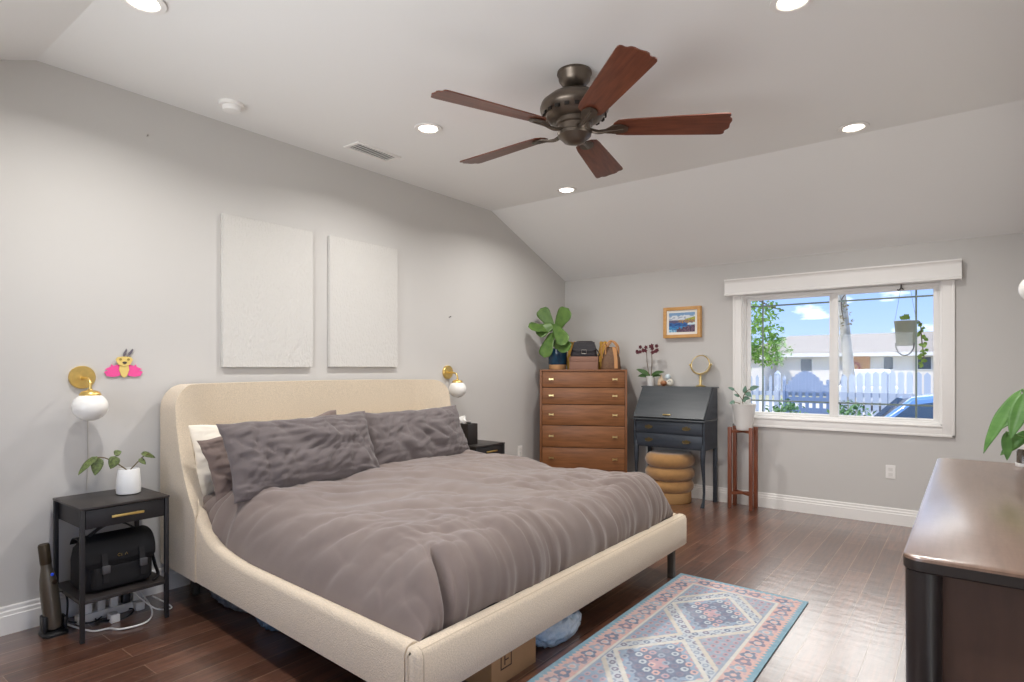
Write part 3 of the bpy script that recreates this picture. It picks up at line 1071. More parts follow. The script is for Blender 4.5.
c = MB().tube([(0.10, 0.985, 0.01), (0.085, 1.04, 0.02), (0.14, 1.07, 0.014), (0.22, 1.13, 0.012), (0.16, 1.2, 0.012)], 0.004, 6).build('vacuum_cord', M_CORD_K, None, loc=(0.1, 1.05, 0.0))
tag(c, 'black cord running from the vacuum dock along the wall', 'cord')
t = thing('power_strip', (0.15, 1.24, 0.0), 'white power strip crowded with plugs under the nightstand shelf', 'power strip')
MB().box((0.125, 1.08, 0.0), (0.175, 1.40, 0.045), 0.006).build('body', mat('strip_plastic', '#d7d3cc', 0.5), t, angle=30)
for yy, hh, cc in ((1.13, 0.05, '#e6e3de'), (1.19, 0.04, '#d8d4cd'), (1.25, 0.055, '#efece6'), (1.31, 0.035, '#2a2a2c'), (1.36, 0.05, '#e6e3de')):
    MB().box((0.130, yy - 0.018, 0.045), (0.170, yy + 0.018, 0.060 + hh), 0.004).build('plug', mat('plug_' + cc.strip('#'), cc, 0.5), t, angle=30)
for i, (px_, py_, lab) in enumerate([(0.26, 1.215, 'white charger block lying on the floor between the cords'), (0.19, 1.36, 'white adapter lying near the bed leg end of the nightstand')]):
    o = MB().box((px_ - 0.03, py_ - 0.022, 0.0), (px_ + 0.03, py_ + 0.022, 0.045), 0.006).build('charger', M_CORD_W, None, loc=(px_, py_, 0), angle=30)
    tag(o, lab, 'charger')

# ------------------------------------------------------------------ globe sconces
def sconce(c, label):
    """c: centre of the wall plate; mounted on the left wall, facing +x"""
    c = V(c)
    t = thing('wall_sconce', c, label, 'wall lamp', 'brass globe sconces on the bed wall')
    MB().lathe([(0.062, 0), (0.062, 0.016), (0.059, 0.020), (0.0, 0.020)], c, (1, 0, 0), 36).build('wall_plate', M_BRASS, t, angle=30)
    g = c + V((0.13, 0, -0.155))
    MB().tube([c + V((0.015, 0, -0.005)), c + V((0.08, 0, -0.005)), c + V((0.115, 0, -0.015)), c + V((0.13, 0, -0.045)), c + V((0.13, 0, -0.10))], 0.0075, 10).build('arm', M_BRASS, t)
    MB().lathe([(0.010, 0.095), (0.012, 0.088), (0.040, 0.080), (0.050, 0.066), (0.050, 0.060)], g, n=28).build('cap', M_BRASS, t)
    MB().ball(g, 0.082, 32, 20, (1, 1, 0.92)).build('globe', M_GLOBE, t, angle=180)
    MB().tube([c + V((0.005, 0.02, -0.05)), c + V((0.004, 0.025, -0.2)), c + V((0.004, 0.028, -0.42)), c + V((0.004, 0.02, -0.62))], 0.0018, 5).build('cord', mat('clear_cord', '#b8b2aa', 0.4), t)
    return t


s1 = sconce((0.0, 1.150, 1.285), 'brass sconce with white globe above the near nightstand, beside the paper bug')
s2 = copy_tree(s1)
s2.location = (0.0, 4.015, 1.300)
s2['label'] = 'brass sconce with white globe above the nightstand beyond the bed'

# paper bug on the wall
t = thing('paper_bug', (0.004, 1.352, 1.30), 'pink and yellow paper bug cutout taped above the headboard corner', 'wall decoration')
M_PINK = mat('pink_paper', '#f4579f', 0.8)
M_YELL = mat('yellow_paper', '#e9cd7c', 0.8)
M_FEATH = mat('grey_feather', '#6d6770', 0.9)


def flat_shape(pts, x, th, name, m, parent):
    """pts are (y, z) offsets from the bug's middle"""
    return MB().prism([(x, 1.352 + a, 1.335 + b) for a, b in pts], (th, 0, 0)).build(name, m, parent, smooth=False)


wingp = [(0.008, 0.012), (0.03, 0.02), (0.052, 0.012), (0.062, 0.022), (0.066, 0.008), (0.095, -0.006), (0.078, -0.012), (0.098, -0.022), (0.09, -0.034), (0.086, -0.045), (0.055, -0.050), (0.03, -0.046), (0.01, -0.036)]
flat_shape(wingp, 0.006, 0.003, 'wing', M_PINK, t)
flat_shape([(-a, b) for a, b in wingp], 0.006, 0.003, 'wing', M_PINK, t)
flat_shape([(-0.022, 0.016), (0.022, 0.016), (0.026, -0.01), (0.014, -0.045), (0, -0.056), (-0.014, -0.045), (-0.026, -0.01)], 0.010, 0.003, 'body', M_YELL, t)
hd = flat_shape([(-0.030, 0.020), (0.0, 0.010), (0.030, 0.020), (0.044, 0.048), (0.034, 0.062), (0.012, 0.066), (-0.012, 0.066), (-0.034, 0.062), (-0.044, 0.048)], 0.013, 0.004, 'head', M_YELL, t)
for ey in (1.332, 1.372):
    MB().lathe([(0.007, 0), (0.007, 0.002)], (0.017, ey, 1.385), (1, 0, 0), 12).build('eye', mat('bug_eye', '#a58c3f', 0.6), hd)
MB().lathe([(0.007, 0), (0.007, 0.002)], (0.017, 1.353, 1.366), (1, 0, 0), 12, (1, 1.6)).build('beak', mat('bug_beak', '#4a4038', 0.6), hd)
for sx, a in ((0, 0.018), (1, 0.034)):
    y0 = 1.345 + 0.016 * sx
    MB().prism([(0.008, y0, 1.395), (0.008, y0 + a * 0.5 - 0.004, 1.42), (0.008, y0 + a, 1.447), (0.008, y0 + a + 0.006, 1.44), (0.008, y0 + a * 0.6 + 0.006, 1.415), (0.008, y0 + 0.007, 1.396)], (0.003, 0, 0)).build('antenna', M_FEATH, t, smooth=False)

# ------------------------------------------------------------------ canvases, hook, outlets
M_CANVAS = mat('white_impasto', '#d3d0cb', 0.9, bump=0.5, bscale=38, bstretch=(1, 2.2, 1), bdist=0.012)
for y0, y1, z0, z1, lab in ((1.910, 2.572, 1.342, 2.333, 'white textured canvas on the bed wall, closer to the paper bug'), (2.716, 3.386, 1.346, 2.335, 'white textured canvas on the bed wall, closer to the window wall')):
    mb = MB()
    nu, nv = 60, 90
    mb.box((0.002, y0, z0), (0.030, y1, z1), 0.003)
    rnd = y0 * 7

    def cf(a, b):
        y, z = y0 + 0.002 + (y1 - y0 - 0.004) * a, z0 + 0.002 + (z1 - z0 - 0.004) * b
        return V((0.031 + 0.0008 * nz(y * 60 + rnd, z * 60, 1) + 0.0008 * nz(y * 25, z * 70, rnd), y, z))
    o = MB()
    mb.grid(cf, nu, nv)
    o.bm.free()
    o = mb.build('canvas', M_CANVAS, None, loc=(0.0, (y0 + y1) / 2, (z0 + z1) / 2), angle=40)
    tag(o, lab, 'canvas', 'white canvases above the bed')

o = MB().cyl((0, 4.04, 1.81), (0.02, 4.04, 1.815), 0.004, n=8).ball((0.022, 4.04, 1.816), 0.006, 8, 6).build('wall_nail', mat('nail_dark', '#5f5a54', 0.5, metal=0.5), None, loc=(0, 4.04, 1.81))
tag(o, 'small dark nail left in the bare wall right of the canvases', 'nail')
o = MB().cyl((0, 1.476, 2.70), (0.012, 1.476, 2.702), 0.003, n=8).ball((0.013, 1.476, 2.702), 0.006, 8, 6).build('wall_nail', mat('nail_grey', '#aaa49d', 0.5, metal=0.3), None, loc=(0, 1.476, 2.70))
tag(o, 'tiny pale nail high on the wall above the paper bug, near the smoke detector', 'nail')


def outlet(c, n, label):
    c, n = V(c), V(n)
    s = V((0, 0, 1)).cross(n)
    t = thing('wall_outlet', c, label, 'outlet', 'white wall outlets')
    mb = MB()
    poly = [c + s * a + V((0, 0, b)) for a, b in ((-0.036, -0.058), (0.036, -0.058), (0.036, 0.058), (-0.036, 0.058))]
    mb.prism(poly, n * 0.006).build('plate', M_WHITE, t, smooth=False, bevel=0.002, bseg=2)
    for dz in (-0.022, 0.022):
        mb = MB()
        poly = [c + s * a + V((0, 0, b + dz)) + n * 0.006 for a, b in ((-0.016, -0.014), (0.016, -0.014), (0.016, 0.014), (-0.016, 0.014))]
        mb.prism(poly, n * 0.003)
        mb.build('socket', mat('socket_white', '#e2dfda', 0.4), t, smooth=False)


outlet((0, 5.14, 0.447), (1, 0, 0), 'white outlet low on the bed wall just left of the tall chest')
outlet((3.30, Y1, 0.447), (0, -1, 0), 'white outlet on the window wall between the window and the floor')

# ------------------------------------------------------------------ tall chest of drawers
M_WALNUT = mat('walnut', '#95613a', 0.42, color2='#724726', vscale=3.2, stretch=(1.2, 1, 14), detail=7)
M_WALNUT_D = mat('walnut_shadow_gap', '#4a2c1c', 0.6)
M_WALNUT_C = mat('walnut_case', '#8d5c38', 0.42, color2='#704628', vscale=3.2, stretch=(14, 1, 1.2), detail=7)
M_BRASSP = mat('pale_brass', '#e6cf95', 0.3, metal=1.0)
CX0, CX1, CY0, CY1, CZ = -0.455, 0.455, 0.0, 0.45, 1.325
CH_A = math.radians(27)
CH = V((0.632, 5.395, 0))


def onchest(lx, ly):
    c, s_ = math.cos(CH_A), math.sin(CH_A)
    return V((CH.x + lx * c - ly * s_, CH.y + lx * s_ + ly * c, CZ))


t = thing('chest_of_drawers', (0, 0, 0), 'tall walnut chest of drawers in the corner beside the dark desk', 'chest of drawers')
mb = MB()
mb.box((CX0, CY0, 0.25), (CX0 + 0.022, CY1, CZ), 0.002).box((CX1 - 0.022, CY0, 0.25), (CX1, CY1, CZ), 0.002)
mb.box((CX0 + 0.022, CY0, CZ - 0.022), (CX1 - 0.022, CY1, CZ), 0.002).box((CX0 + 0.022, CY0, 0.25), (CX1 - 0.022, CY1, 0.272), 0.002)
mb.build('case', M_WALNUT_C, t, angle=30)
MB().box((CX0 + 0.022, CY0 + 0.03, 0.272), (CX1 - 0.022, CY1 - 0.005, CZ - 0.022)).build('carcass', M_WALNUT_D, t, smooth=False)
zs = [1.300, 1.135, 0.957, 0.737, 0.505, 0.275]
for k in range(5):
    z1, z0 = zs[k] - 0.004, zs[k + 1] + 0.004
    m = M_WALNUT.copy()
    m.name = 'walnut_front'
    for n in m.node_tree.nodes:
        if n.type == 'MAPPING':
            n.inputs['Location'].default_value = (k * 3.7, k * 1.3, k * 5.1)
    d = MB().box((CX0 + 0.026, CY0 + 0.004, z0), (CX1 - 0.026, CY0 + 0.028, z1), 0.0025).build('drawer', m, t, angle=30)
    for x in (CX0 + 0.125, CX1 - 0.125):
        zc = (z0 + z1) / 2 + 0.006
        MB().loft([[V((x + a * 0.026 * s_, CY0 - 0.022 + 0.004 * c_, zc + b * (0.011 if abs(a) > 0.5 else 0.006))) for a, b in ((-1, -1), (-0.3, -1), (0.3, -1), (1, -1), (1, 1), (0.3, 1), (-0.3, 1), (-1, 1))]
                   for s_, c_ in ((0.9, -1), (1, 0), (1, 1), (0.9, 2))]).cyl((x, CY0 - 0.018, zc), (x, CY0 + 0.005, zc), 0.005, n=10).build('knob', M_BRASSP, d, angle=30)
for lx in (CX0 + 0.05, CX1 - 0.05):
    for ly in (CY0 + 0.05, CY1 - 0.05):
        MB().cyl((lx, ly, 0), (lx, ly, 0.25), 0.014, 0.022, 14).build('leg', M_WALNUT_C, t)

t.location, t.rotation_euler = CH, (0, 0, CH_A)

# on the chest: fiddle plant, box, bags
pc = onchest(-0.29, 0.235)
t = thing('fiddle_leaf_plant', pc, 'broad leafed fig plant in a navy pot on the tall chest', 'plant')
MB().lathe([(0.088, 0.0), (0.092, 0.004), (0.096, 0.05), (0.096, 0.052)], pc, n=32).build('pot_base', mat('terracotta_band', '#c79a6a', 0.7), t)
MB().lathe([(0.096, 0.052), (0.101, 0.058), (0.104, 0.18), (0.108, 0.225), (0.104, 0.228), (0.099, 0.22), (0.098, 0.20)], pc, n=32).build('pot', mat('navy_glaze', '#1d3a52', 0.15, color2='#234a63', vscale=9), t)
MB().lathe([(0.097, 0), (0.097, 0.004)], pc + V((0, 0, 0.20)), n=24).build('soil', M_SOIL, t)
top = pc + V((0.0, -0.03, 0.42))
MB().tube([pc + V((0, 0, 0.2)), pc + V((0.01, -0.02, 0.32)), top, pc + V((0.0, -0.03, 0.50))], 0.008, 8).build('stem', M_STEM, t)
M_FIG = mat('fig_leaf', '#617f3a', 0.45, color2='#3f5f29', vscale=14)


def leaf_to(tip, base, W, up, m, parent, droop=0.15, kind='fiddle', fold=0.12, name='leaf', th=0.002):
    tip, base = V(tip), V(base)
    d = tip - base
    return MB().leaf(base, d, up, d.length * 1.03, W, kind, droop, fold, 12, 6).build(name, m, parent, angle=180, solid=th)


for (u, v, y), (bu, bv, by), W, up in [((567, 308, 5.40), (556, 331, 5.43), 0.19, (0.1, -1, 0.25)), ((540, 308, 5.36), (553, 328, 5.43), 0.15, (0.3, -1, 0.3)),
                                       ((529, 325, 5.14), (552, 331, 5.38), 0.15, (0.35, -0.9, 0.9)), ((536, 333, 5.24), (553, 325, 5.38), 0.17, (0.25, -1, 0.3)),
                                       ((565, 343, 5.28), (553, 324, 5.40), 0.15, (0.3, -1, 0.2)), ((543, 357, 5.26), (553, 332, 5.38), 0.16, (0.1, -1, 0.1)),
                                       ((569, 348, 5.32), (552, 342, 5.40), 0.15, (0.2, -1, 0.5))]:
    leaf_to(ony(u, v, y), ony(bu, bv, by), W * 1.3, up, M_FIG, t)

M_BOX = mat('mauve_card', '#8d6a5a', 0.85, vary=0.06, vscale=4)
t = thing('storage_box', (0.455, 5.70, CZ), 'brown lidded box under the black handbag on the tall chest', 'box')
MB().box((0.305, 5.60, CZ), (0.605, 5.82, CZ + 0.105), 0.003).build('box', M_BOX, t, angle=30)
MB().box((0.301, 5.596, CZ + 0.085), (0.609, 5.824, CZ + 0.137), 0.003).build('lid', M_BOX, t, angle=30)
t.location, t.rotation_euler = onchest(0.0, 0.20), (0, 0, CH_A)
bz = CZ + 0.137
M_BLKLEA = mat('black_leather', '#221c20', 0.5, vary=0.2, vscale=20, bump=0.3, bscale=60)
t = thing('handbag', (0.465, 5.69, bz), 'black leather handbag with silver buckle lying on the brown box', 'handbag')
MB().loft([rounded_ring(0.335, 0.610, 5.62, 5.76, bz, 0.03), rounded_ring(0.330, 0.615, 5.615, 5.765, bz + 0.02, 0.03), rounded_ring(0.352, 0.600, 5.625, 5.755, bz + 0.10, 0.03),
           rounded_ring(0.375, 0.585, 5.64, 5.74, bz + 0.155, 0.025), rounded_ring(0.40, 0.56, 5.66, 5.72, bz + 0.168, 0.02)]).build('body', M_BLKLEA, t, angle=60)
fl = MB().prism([(0.37, 5.612, bz + 0.155), (0.59, 5.612, bz + 0.155), (0.605, 5.606, bz + 0.075), (0.56, 5.604, bz + 0.05), (0.40, 5.604, bz + 0.05), (0.35, 5.606, bz + 0.075)], (0, 0.012, 0)).build('flap', M_BLKLEA, t, smooth=False, bevel=0.004)
MB().tube([(0.455, 5.600, bz + 0.03), (0.505, 5.600, bz + 0.03), (0.505, 5.600, bz + 0.07), (0.455, 5.600, bz + 0.07), (0.455, 5.600, bz + 0.03)], 0.004, 6, smooth=False).build('buckle', mat('steel', '#8f8c86', 0.45, metal=1.0), t)
MB().tube([(0.60, 5.69, bz + 0.09), (0.637, 5.68, bz + 0.03), (0.635, 5.66, bz + 0.008), (0.62, 5.63, bz + 0.008)], 0.006, 6).build('strap', M_BLKLEA, t)
t.location, t.rotation_euler = onchest(-0.01, 0.195) + V((0, 0, 0.137)), (0, 0, CH_A)
M_GOLD = mat('mustard_fabric', '#d9a94e', 0.8, color2='#c08e3a', vscale=14, bump=0.3, bscale=40)
for (lx_, w_, lab) in ((-0.135, 0.13, 'mustard yellow dust bag standing behind the brown box, beside the navy pot'), (0.20, 0.13, 'mustard yellow dust bag peeking out between the black and brown handbags')):
    mb = MB()
    rings = []
    dc = onchest(lx_, 0.375)
    for k in range(9):
        f = k / 8
        w = w_ * (0.5 - 0.12 * f + 0.10 * math.sin(f * 5))
        rings.append([V((dc.x + w * math.cos(a) + 0.012 * math.sin(7 * a + k), dc.y + 0.035 * math.sin(a) * (1 - 0.5 * f), CZ + 0.30 * f + 0.012 * math.sin(5 * a) * f)) for a in [2 * PI * i / 20 for i in range(20)]])
    tag(mb.loft(rings).build('dust_bag', M_GOLD, None, loc=dc, angle=60), lab, 'bag', 'mustard dust bags on the chest')
M_BRLEA = mat('brown_canvas', '#5f4230', 0.6, color2='#7a5a3c', vscale=70, bump=0.15, bscale=60)
M_TAN = mat('tan_leather', '#c08b58', 0.5)
hx = 0.775
t = thing('handbag', (hx, 5.72, CZ), 'brown handbag with tan leather handles at the desk end of the chest', 'handbag')
MB().loft([rounded_ring(hx - 0.10, hx + 0.10, 5.64, 5.80, CZ, 0.04), rounded_ring(hx - 0.105, hx + 0.105, 5.635, 5.805, CZ + 0.02, 0.04), rounded_ring(hx - 0.095, hx + 0.095, 5.65, 5.79, CZ + 0.12, 0.04),
           rounded_ring(hx - 0.07, hx + 0.07, 5.67, 5.77, CZ + 0.21, 0.035), rounded_ring(hx - 0.045, hx + 0.05, 5.69, 5.75, CZ + 0.24, 0.02)]).build('body', M_BRLEA, t, angle=60)
for dx, yy in ((0.0, 5.655), (0.02, 5.76)):
    MB().tube([(hx - 0.055 + dx, yy, CZ + 0.16), (hx - 0.05 + dx, yy, CZ + 0.25), (hx + dx, yy, CZ + 0.305), (hx + 0.055 + dx, yy, CZ + 0.25), (hx + 0.06 + dx, yy, CZ + 0.16)], 0.009, 8).build('handle', M_TAN, t)
MB().strap([(hx + 0.03, 5.635, CZ + 0.235), (hx + 0.05, 5.625, CZ + 0.13), (hx + 0.055, 5.622, CZ + 0.01)], 0.035, 0.006, (1, 0, 0)).build('strap', M_TAN, t)
MB().tube([(hx - 0.03, 5.65, CZ + 0.24), (hx - 0.07, 5.60, CZ + 0.27), (hx - 0.10, 5.62, CZ + 0.20), (hx - 0.085, 5.64, CZ + 0.12)], 0.006, 6).build('charm_strap', M_TAN, t)
t.location, t.rotation_euler = onchest(0.285, 0.22), (0, 0, CH_A)

# ------------------------------------------------------------------ drop front desk
M_DESK = mat('charcoal_blue_paint', '#363d47', 0.42, color2='#2a3039', vscale=5, stretch=(1, 1, 5), bump=0.1, bscale=40)
M_DESKTOP = mat('rubbed_charcoal', '#474b4e', 0.35, color2='#3a3f44', vscale=3, stretch=(1, 6, 6), coat=0.2)
DXa, DXb = 1.085, 1.852
DYf, DYb, DT = 5.625, 5.985, 1.152
t = thing('secretary_desk', ((DXa + DXb) / 2, 5.80, 0), 'charcoal blue slant front secretary desk on cabriole legs', 'desk')
side = [(DYb, 0.545), (DYb, DT - 0.014), (5.845, DT - 0.014), (5.62, 0.845), (5.62, 0.815), (5.625, 0.545)]
for x in (DXa + 0.015, DXb - 0.035):
    MB().prism([(x, y, z) for y, z in side], (0.02, 0, 0)).build('side_panel', M_DESK, t, smooth=False, bevel=0.002)
MB().box((DXa, 5.83, DT - 0.014), (DXb, 5.995, DT), 0.003).build('top', M_DESKTOP, t, angle=30)
MB().box((DXa + 0.035, 5.965, 0.545), (DXb - 0.035, 5.98, DT - 0.014)).build('back_panel', M_DESK, t, smooth=False)
n_ = V((0, -0.307, 0.225)).normalized() * 0.018
lid = MB().prism([(DXa + 0.018, 5.842, DT - 0.012), (DXb - 0.018, 5.842, DT - 0.012), (DXb - 0.018, 5.612, 0.838), (DXa + 0.018, 5.612, 0.838)], n_).build('drop_lid', M_DESKTOP, t, smooth=False, bevel=0.003)
MB().box((1.42, 5.612, 0.872), (1.50, 5.628, 0.884), 0.002, mtx=Matrix.Translation((0, -0.008, 0.0))).build('lock_plate', M_BRASSP, lid, angle=30)
MB().box((DXa + 0.005, 5.598, 0.818), (DXb - 0.005, 5.97, 0.834), 0.003).build('writing_board', M_DESKTOP, t, angle=30)
MB().box((DXa + 0.035, 5.64, 0.545), (DXb - 0.035, 5.97, 0.818)).build('case', M_DESK, t, smooth=False)
M_ABRASS = mat('aged_brass', '#6f6040', 0.4, metal=0.9)
for z0, z1 in ((0.692, 0.806), (0.560, 0.680)):
    d = MB().box((DXa + 0.042, 5.626, z0), (DXb - 0.042, 5.645, z1), 0.003).build('drawer', M_DESK, t, angle=30)
    for x in (1.265, 1.655):
        zc = (z0 + z1) / 2
        mb = MB()
        pts = [(-0.045, 0.0), (-0.036, 0.012), (-0.018, 0.010), (-0.008, 0.020), (0.008, 0.020), (0.018, 0.010), (0.036, 0.012), (0.045, 0.0), (0.030, -0.010), (0.012, -0.008), (0, -0.020), (-0.012, -0.008), (-0.030, -0.010)]
        mb.prism([(x + a, 5.626, zc + b) for a, b in pts], (0, -0.003, 0))
        mb.tube([(x - 0.032, 5.622, zc + 0.002), (x - 0.03, 5.608, zc - 0.010), (x, 5.604, zc - 0.016), (x + 0.03, 5.608, zc - 0.010), (x + 0.032, 5.622, zc + 0.002)], 0.0035, 6)
        mb.build('pull', M_ABRASS, d)
for lx, ly, s_ in ((DXa + 0.035, 5.645, -1), (DXb - 0.035, 5.645, 1)):
    mb = MB()
    rings = []
    for z, o, r in [(0.60, 0, 0.022), (0.52, -0.006, 0.026), (0.45, -0.010, 0.024), (0.36, -0.004, 0.018), (0.25, 0.004, 0.014), (0.14, 0.006, 0.012), (0.06, 0.0, 0.013), (0.025, -0.008, 0.018), (0.0, -0.012, 0.020)]:
        rings.append([V((lx + s_ * -o * -0.5 + r * math.cos(a), ly + o + r * math.sin(a), z)) for a in [2 * PI * i / 14 for i in range(14)]])
    mb.loft(rings).build('leg', M_DESK, t)
for lx in (DXa + 0.035, DXb - 0.03):
    MB().box((lx - 0.018, 5.945, 0), (lx + 0.018, 5.981, 0.55), 0.003).build('leg', M_DESK, t, angle=30)

# stool under the desk
M_VELVET = mat('ochre_velvet', '#a57b49', 0.9, vary=0.12, vscale=18, sheen=0.5)
M_RATTAN = mat('ochre_base', '#bb9260', 0.85)
sc_ = V((1.425, 5.775, 0))
t = thing('stool', sc_, 'ochre velvet stool of three stacked rolls tucked under the desk', 'stool')
MB().lathe([(0.205, 0), (0.21, 0.005), (0.21, 0.10), (0.20, 0.105)], sc_, n=40).build('base', M_RATTAN, t, angle=50)
for k, (z0, hh, R) in enumerate(((0.10, 0.125, 0.235), (0.222, 0.13, 0.245), (0.348, 0.14, 0.245))):
    pr = [(R - hh * 0.5 + 0.5 * hh * math.sin(a) if True else 0, z0 + hh / 2 - hh / 2 * math.cos(a)) for a in [PI * i / 12 for i in range(13)]]
    pr = [(0.02, z0)] + pr + [(0.10, z0 + hh - 0.004), (0.02, z0 + hh - 0.006)]
    MB().lathe(pr, sc_, n=48).build('cushion', M_VELVET, t, angle=60)

# on the desk: orchid, trinkets, mirror
t = thing('orchid', (1.150, 5.92, DT), 'orchid with dark maroon blooms in a small white pot on the desk', 'plant')
oc = V((1.150, 5.92, DT))
MB().lathe([(0.034, 0), (0.036, 0.004), (0.047, 0.10), (0.049, 0.104), (0.044, 0.104), (0.043, 0.09)], oc, n=24).build('pot', M_WHITEPOT, t)
M_ORCL = mat('orchid_leaf', '#3f5f2e', 0.4)
for dx, dz, L, W in ((-1, 0.8, 0.22, 0.045), (-0.8, 0.2, 0.17, 0.045), (1, 0.6, 0.20, 0.05), (0.8, 0.25, 0.15, 0.04)):
    MB().leaf(oc + V((0, 0, 0.10)), (dx, -0.35, dz), (0.25 * -dx, -0.75, 0.65), L * 0.9, W * 1.25, 'lance', 0.55, 0.15, 12, 4).build('leaf', M_ORCL, t, angle=180, solid=0.002)
M_BLOOM = mat('maroon_bloom', '#6a2f38', 0.7, color2='#4d1f29', vscale=30)
random.seed(4)
for dx, lean in ((-0.035, -0.025), (0.02, 0.012)):
    e = oc + V((dx + lean, -0.02, 0.385))
    st = MB().tube([oc + V((dx * 0.4, 0, 0.09)), oc + V((dx, -0.01, 0.25)), oc + V((dx + lean * 0.2, -0.02, 0.37)), e + V((lean * 1.2, 0, 0.015))], 0.0035, 6).build('stem', mat('orchid_stem', '#6d5a45', 0.7), t)
    for k in range(7):
        c = e + V((lean * 2.6 * (k - 2) / 3 + random.uniform(-0.03, 0.03), -0.02 + random.uniform(-0.015, 0.01), random.uniform(-0.05, 0.045)))
        mb = MB()
        for q in range(5):
            a = 2 * PI * q / 5 + k
            mb.leaf(c, (math.cos(a), -0.3, math.sin(a)), (0, -1, 0), 0.026, 0.02, 'ovate', 0.2, 0.1, 4, 2)
        mb.ball(c + V((0, -0.005, 0)), 0.005, 6, 4)
        mb.build('bloom', M_BLOOM, st, angle=180)

M_ROSE = mat('rose_gold_glaze', '#b98a63', 0.3, metal=0.3, color2='#8a4a2c', vscale=25)
o = MB().lathe([(0.03, 0), (0.038, 0.01), (0.036, 0.05), (0.026, 0.075), (0.014, 0.09), (0.012, 0.115), (0.006, 0.12)], (1.262, 5.935, DT), n=20).build('figurine', mat('sand_glaze', '#c6a27a', 0.4, color2='#e6d6bd', vscale=30), None, loc=(1.262, 5.935, DT))
tag(o, 'sandy gold tapered figurine standing beside the orchid pot', 'figurine', 'trinkets on the desk')
o = MB().ball((1.305, 5.90, DT + 0.030), 0.032, 16, 10, (1.15, 1, 0.9)).lathe([(0.018, 0), (0.02, 0.004)], (1.305, 5.90, DT), n=14).build('trinket_dish', M_ROSE, None, loc=(1.305, 5.90, DT))
tag(o, 'small copper brown round trinket in front of the figurines', 'trinket', 'trinkets on the desk')
t = thing('figurine', (1.355, 5.93, DT), 'white and pale blue rounded figurine with a ball head on the desk', 'figurine', 'trinkets on the desk')
MB().ball((1.36, 5.93, DT + 0.038), 0.040, 18, 12, (0.95, 0.8, 0.95)).build('body', mat('cream_glaze', '#e9e4d6', 0.3), t)
MB().ball((1.340, 5.925, DT + 0.095), 0.030, 18, 12).build('head', mat('blue_white_glaze', '#cfdce2', 0.3), t)
MB().tube([(1.36, 5.895, DT + 0.05), (1.375, 5.892, DT + 0.055), (1.385, 5.90, DT + 0.05)], 0.003, 6).build('face_mark', M_PLASTIC, t)

t = thing('vanity_mirror', (1.685, 5.925, DT), 'small round brass vanity mirror on the right of the desk top', 'mirror')
mc = V((1.685, 5.925, DT))
MB().lathe([(0.048, 0), (0.050, 0.006), (0.040, 0.012), (0.016, 0.020), (0.012, 0.04), (0.018, 0.06), (0.010, 0.08), (0.014, 0.10), (0.008, 0.115)], mc, n=24).build('base', M_BRASSP, t)
mm = mc + V((0, 0, 0.222))
MB().tube([mm + V((0.104 * math.cos(a), 0, 0.104 * math.sin(a))) for a in [PI + PI * i / 14 for i in range(15)]], 0.004, 6, smooth=False).build('yoke', M_BRASSP, t)
ring = MB().tube([mm + V((0.092 * math.cos(a), 0.2 * 0.092 * math.sin(a), 0.092 * math.sin(a))) for a in [2 * PI * i / 40 for i in range(41)]], 0.007, 8, smooth=False).build('rim', M_BRASSP, t)
MB().lathe([(0.089, 0), (0.089, 0.006)], mm + V((0, 0.003, 0)), (0, -1, 0.2), 40).build('mirror_glass', mat('silvered_glass', '#f2f2f0', 0.06, metal=1.0), t, angle=30)
for s_ in (-1, 1):
    MB().ball(mm + V((0.108 * s_, 0, 0)), 0.011, 12, 8).build('knob', M_BRASSP, t)

# ------------------------------------------------------------------ plant stand with pot
M_CHERRY = mat('cherry_wood', '#8a4f35', 0.4, color2='#6d3b28', vscale=4, stretch=(12, 12, 1))
pcx, pcy = 2.112, 5.885
t = thing('plant_stand', (pcx, pcy, 0), 'tall reddish wood plant stand under the left side of the window', 'plant stand')
hw = 0.098
for sx in (-1, 1):
    for sy in (-1, 1):
        lx, ly = pcx + sx * hw, pcy + sy * hw * 0.8
        MB().box((lx - 0.017, ly - 0.017, 0), (lx + 0.017, ly + 0.017, 0.775), 0.003).build('leg', M_CHERRY, t, angle=30)
for z in (0.13, 0.72):
    MB().box((pcx - hw, pcy - 0.012, z), (pcx + hw, pcy + 0.012, z + 0.026), 0.002, mtx=Matrix.Translation((pcx, pcy, 0)) @ Matrix.Rotation(0.675, 4, 'Z') @ Matrix.Scale(1.16, 4, (1, 0, 0)) @ Matrix.Translation((-pcx, -pcy, 0))).build('cross_brace', M_CHERRY, t, angle=30)
    MB().box((pcx - hw, pcy - 0.0115, z + 0.001), (pcx + hw, pcy + 0.0115, z + 0.025), 0.002, mtx=Matrix.Translation((pcx, pcy, 0)) @ Matrix.Rotation(-0.675, 4, 'Z') @ Matrix.Scale(1.16, 4, (1, 0, 0)) @ Matrix.Translation((-pcx, -pcy, 0))).build('cross_brace', M_CHERRY, t, angle=30)
t = thing('potted_plant', (pcx, pcy, 0.746), 'white planter with a few blue green leaves on the reddish stand', 'plant')
pp = V((pcx + 0.012, pcy, 0.746))
MB().lathe([(0.066, 0), (0.069, 0.004), (0.075, 0.03), (0.108, 0.245), (0.111, 0.25), (0.106, 0.252), (0.100, 0.235)], pp, n=36).build('pot', mat('matte_white_pot', '#e4e2de', 0.7), t)
MB().lathe([(0.10, 0), (0.10, 0.004)], pp + V((0, 0, 0.228)), n=24).build('soil', M_SOIL, t)
M_BG = mat('blue_green_leaf', '#6f9180', 0.5, color2='#54735f', vscale=25)
b = pp + V((-0.01, 0, 0.23))
mb = MB()
mb.tube([b, b + V((0.0, -0.005, 0.06)), b + V((0.02, -0.01, 0.12)), b + V((0.07, -0.03, 0.165))], 0.004, 6)
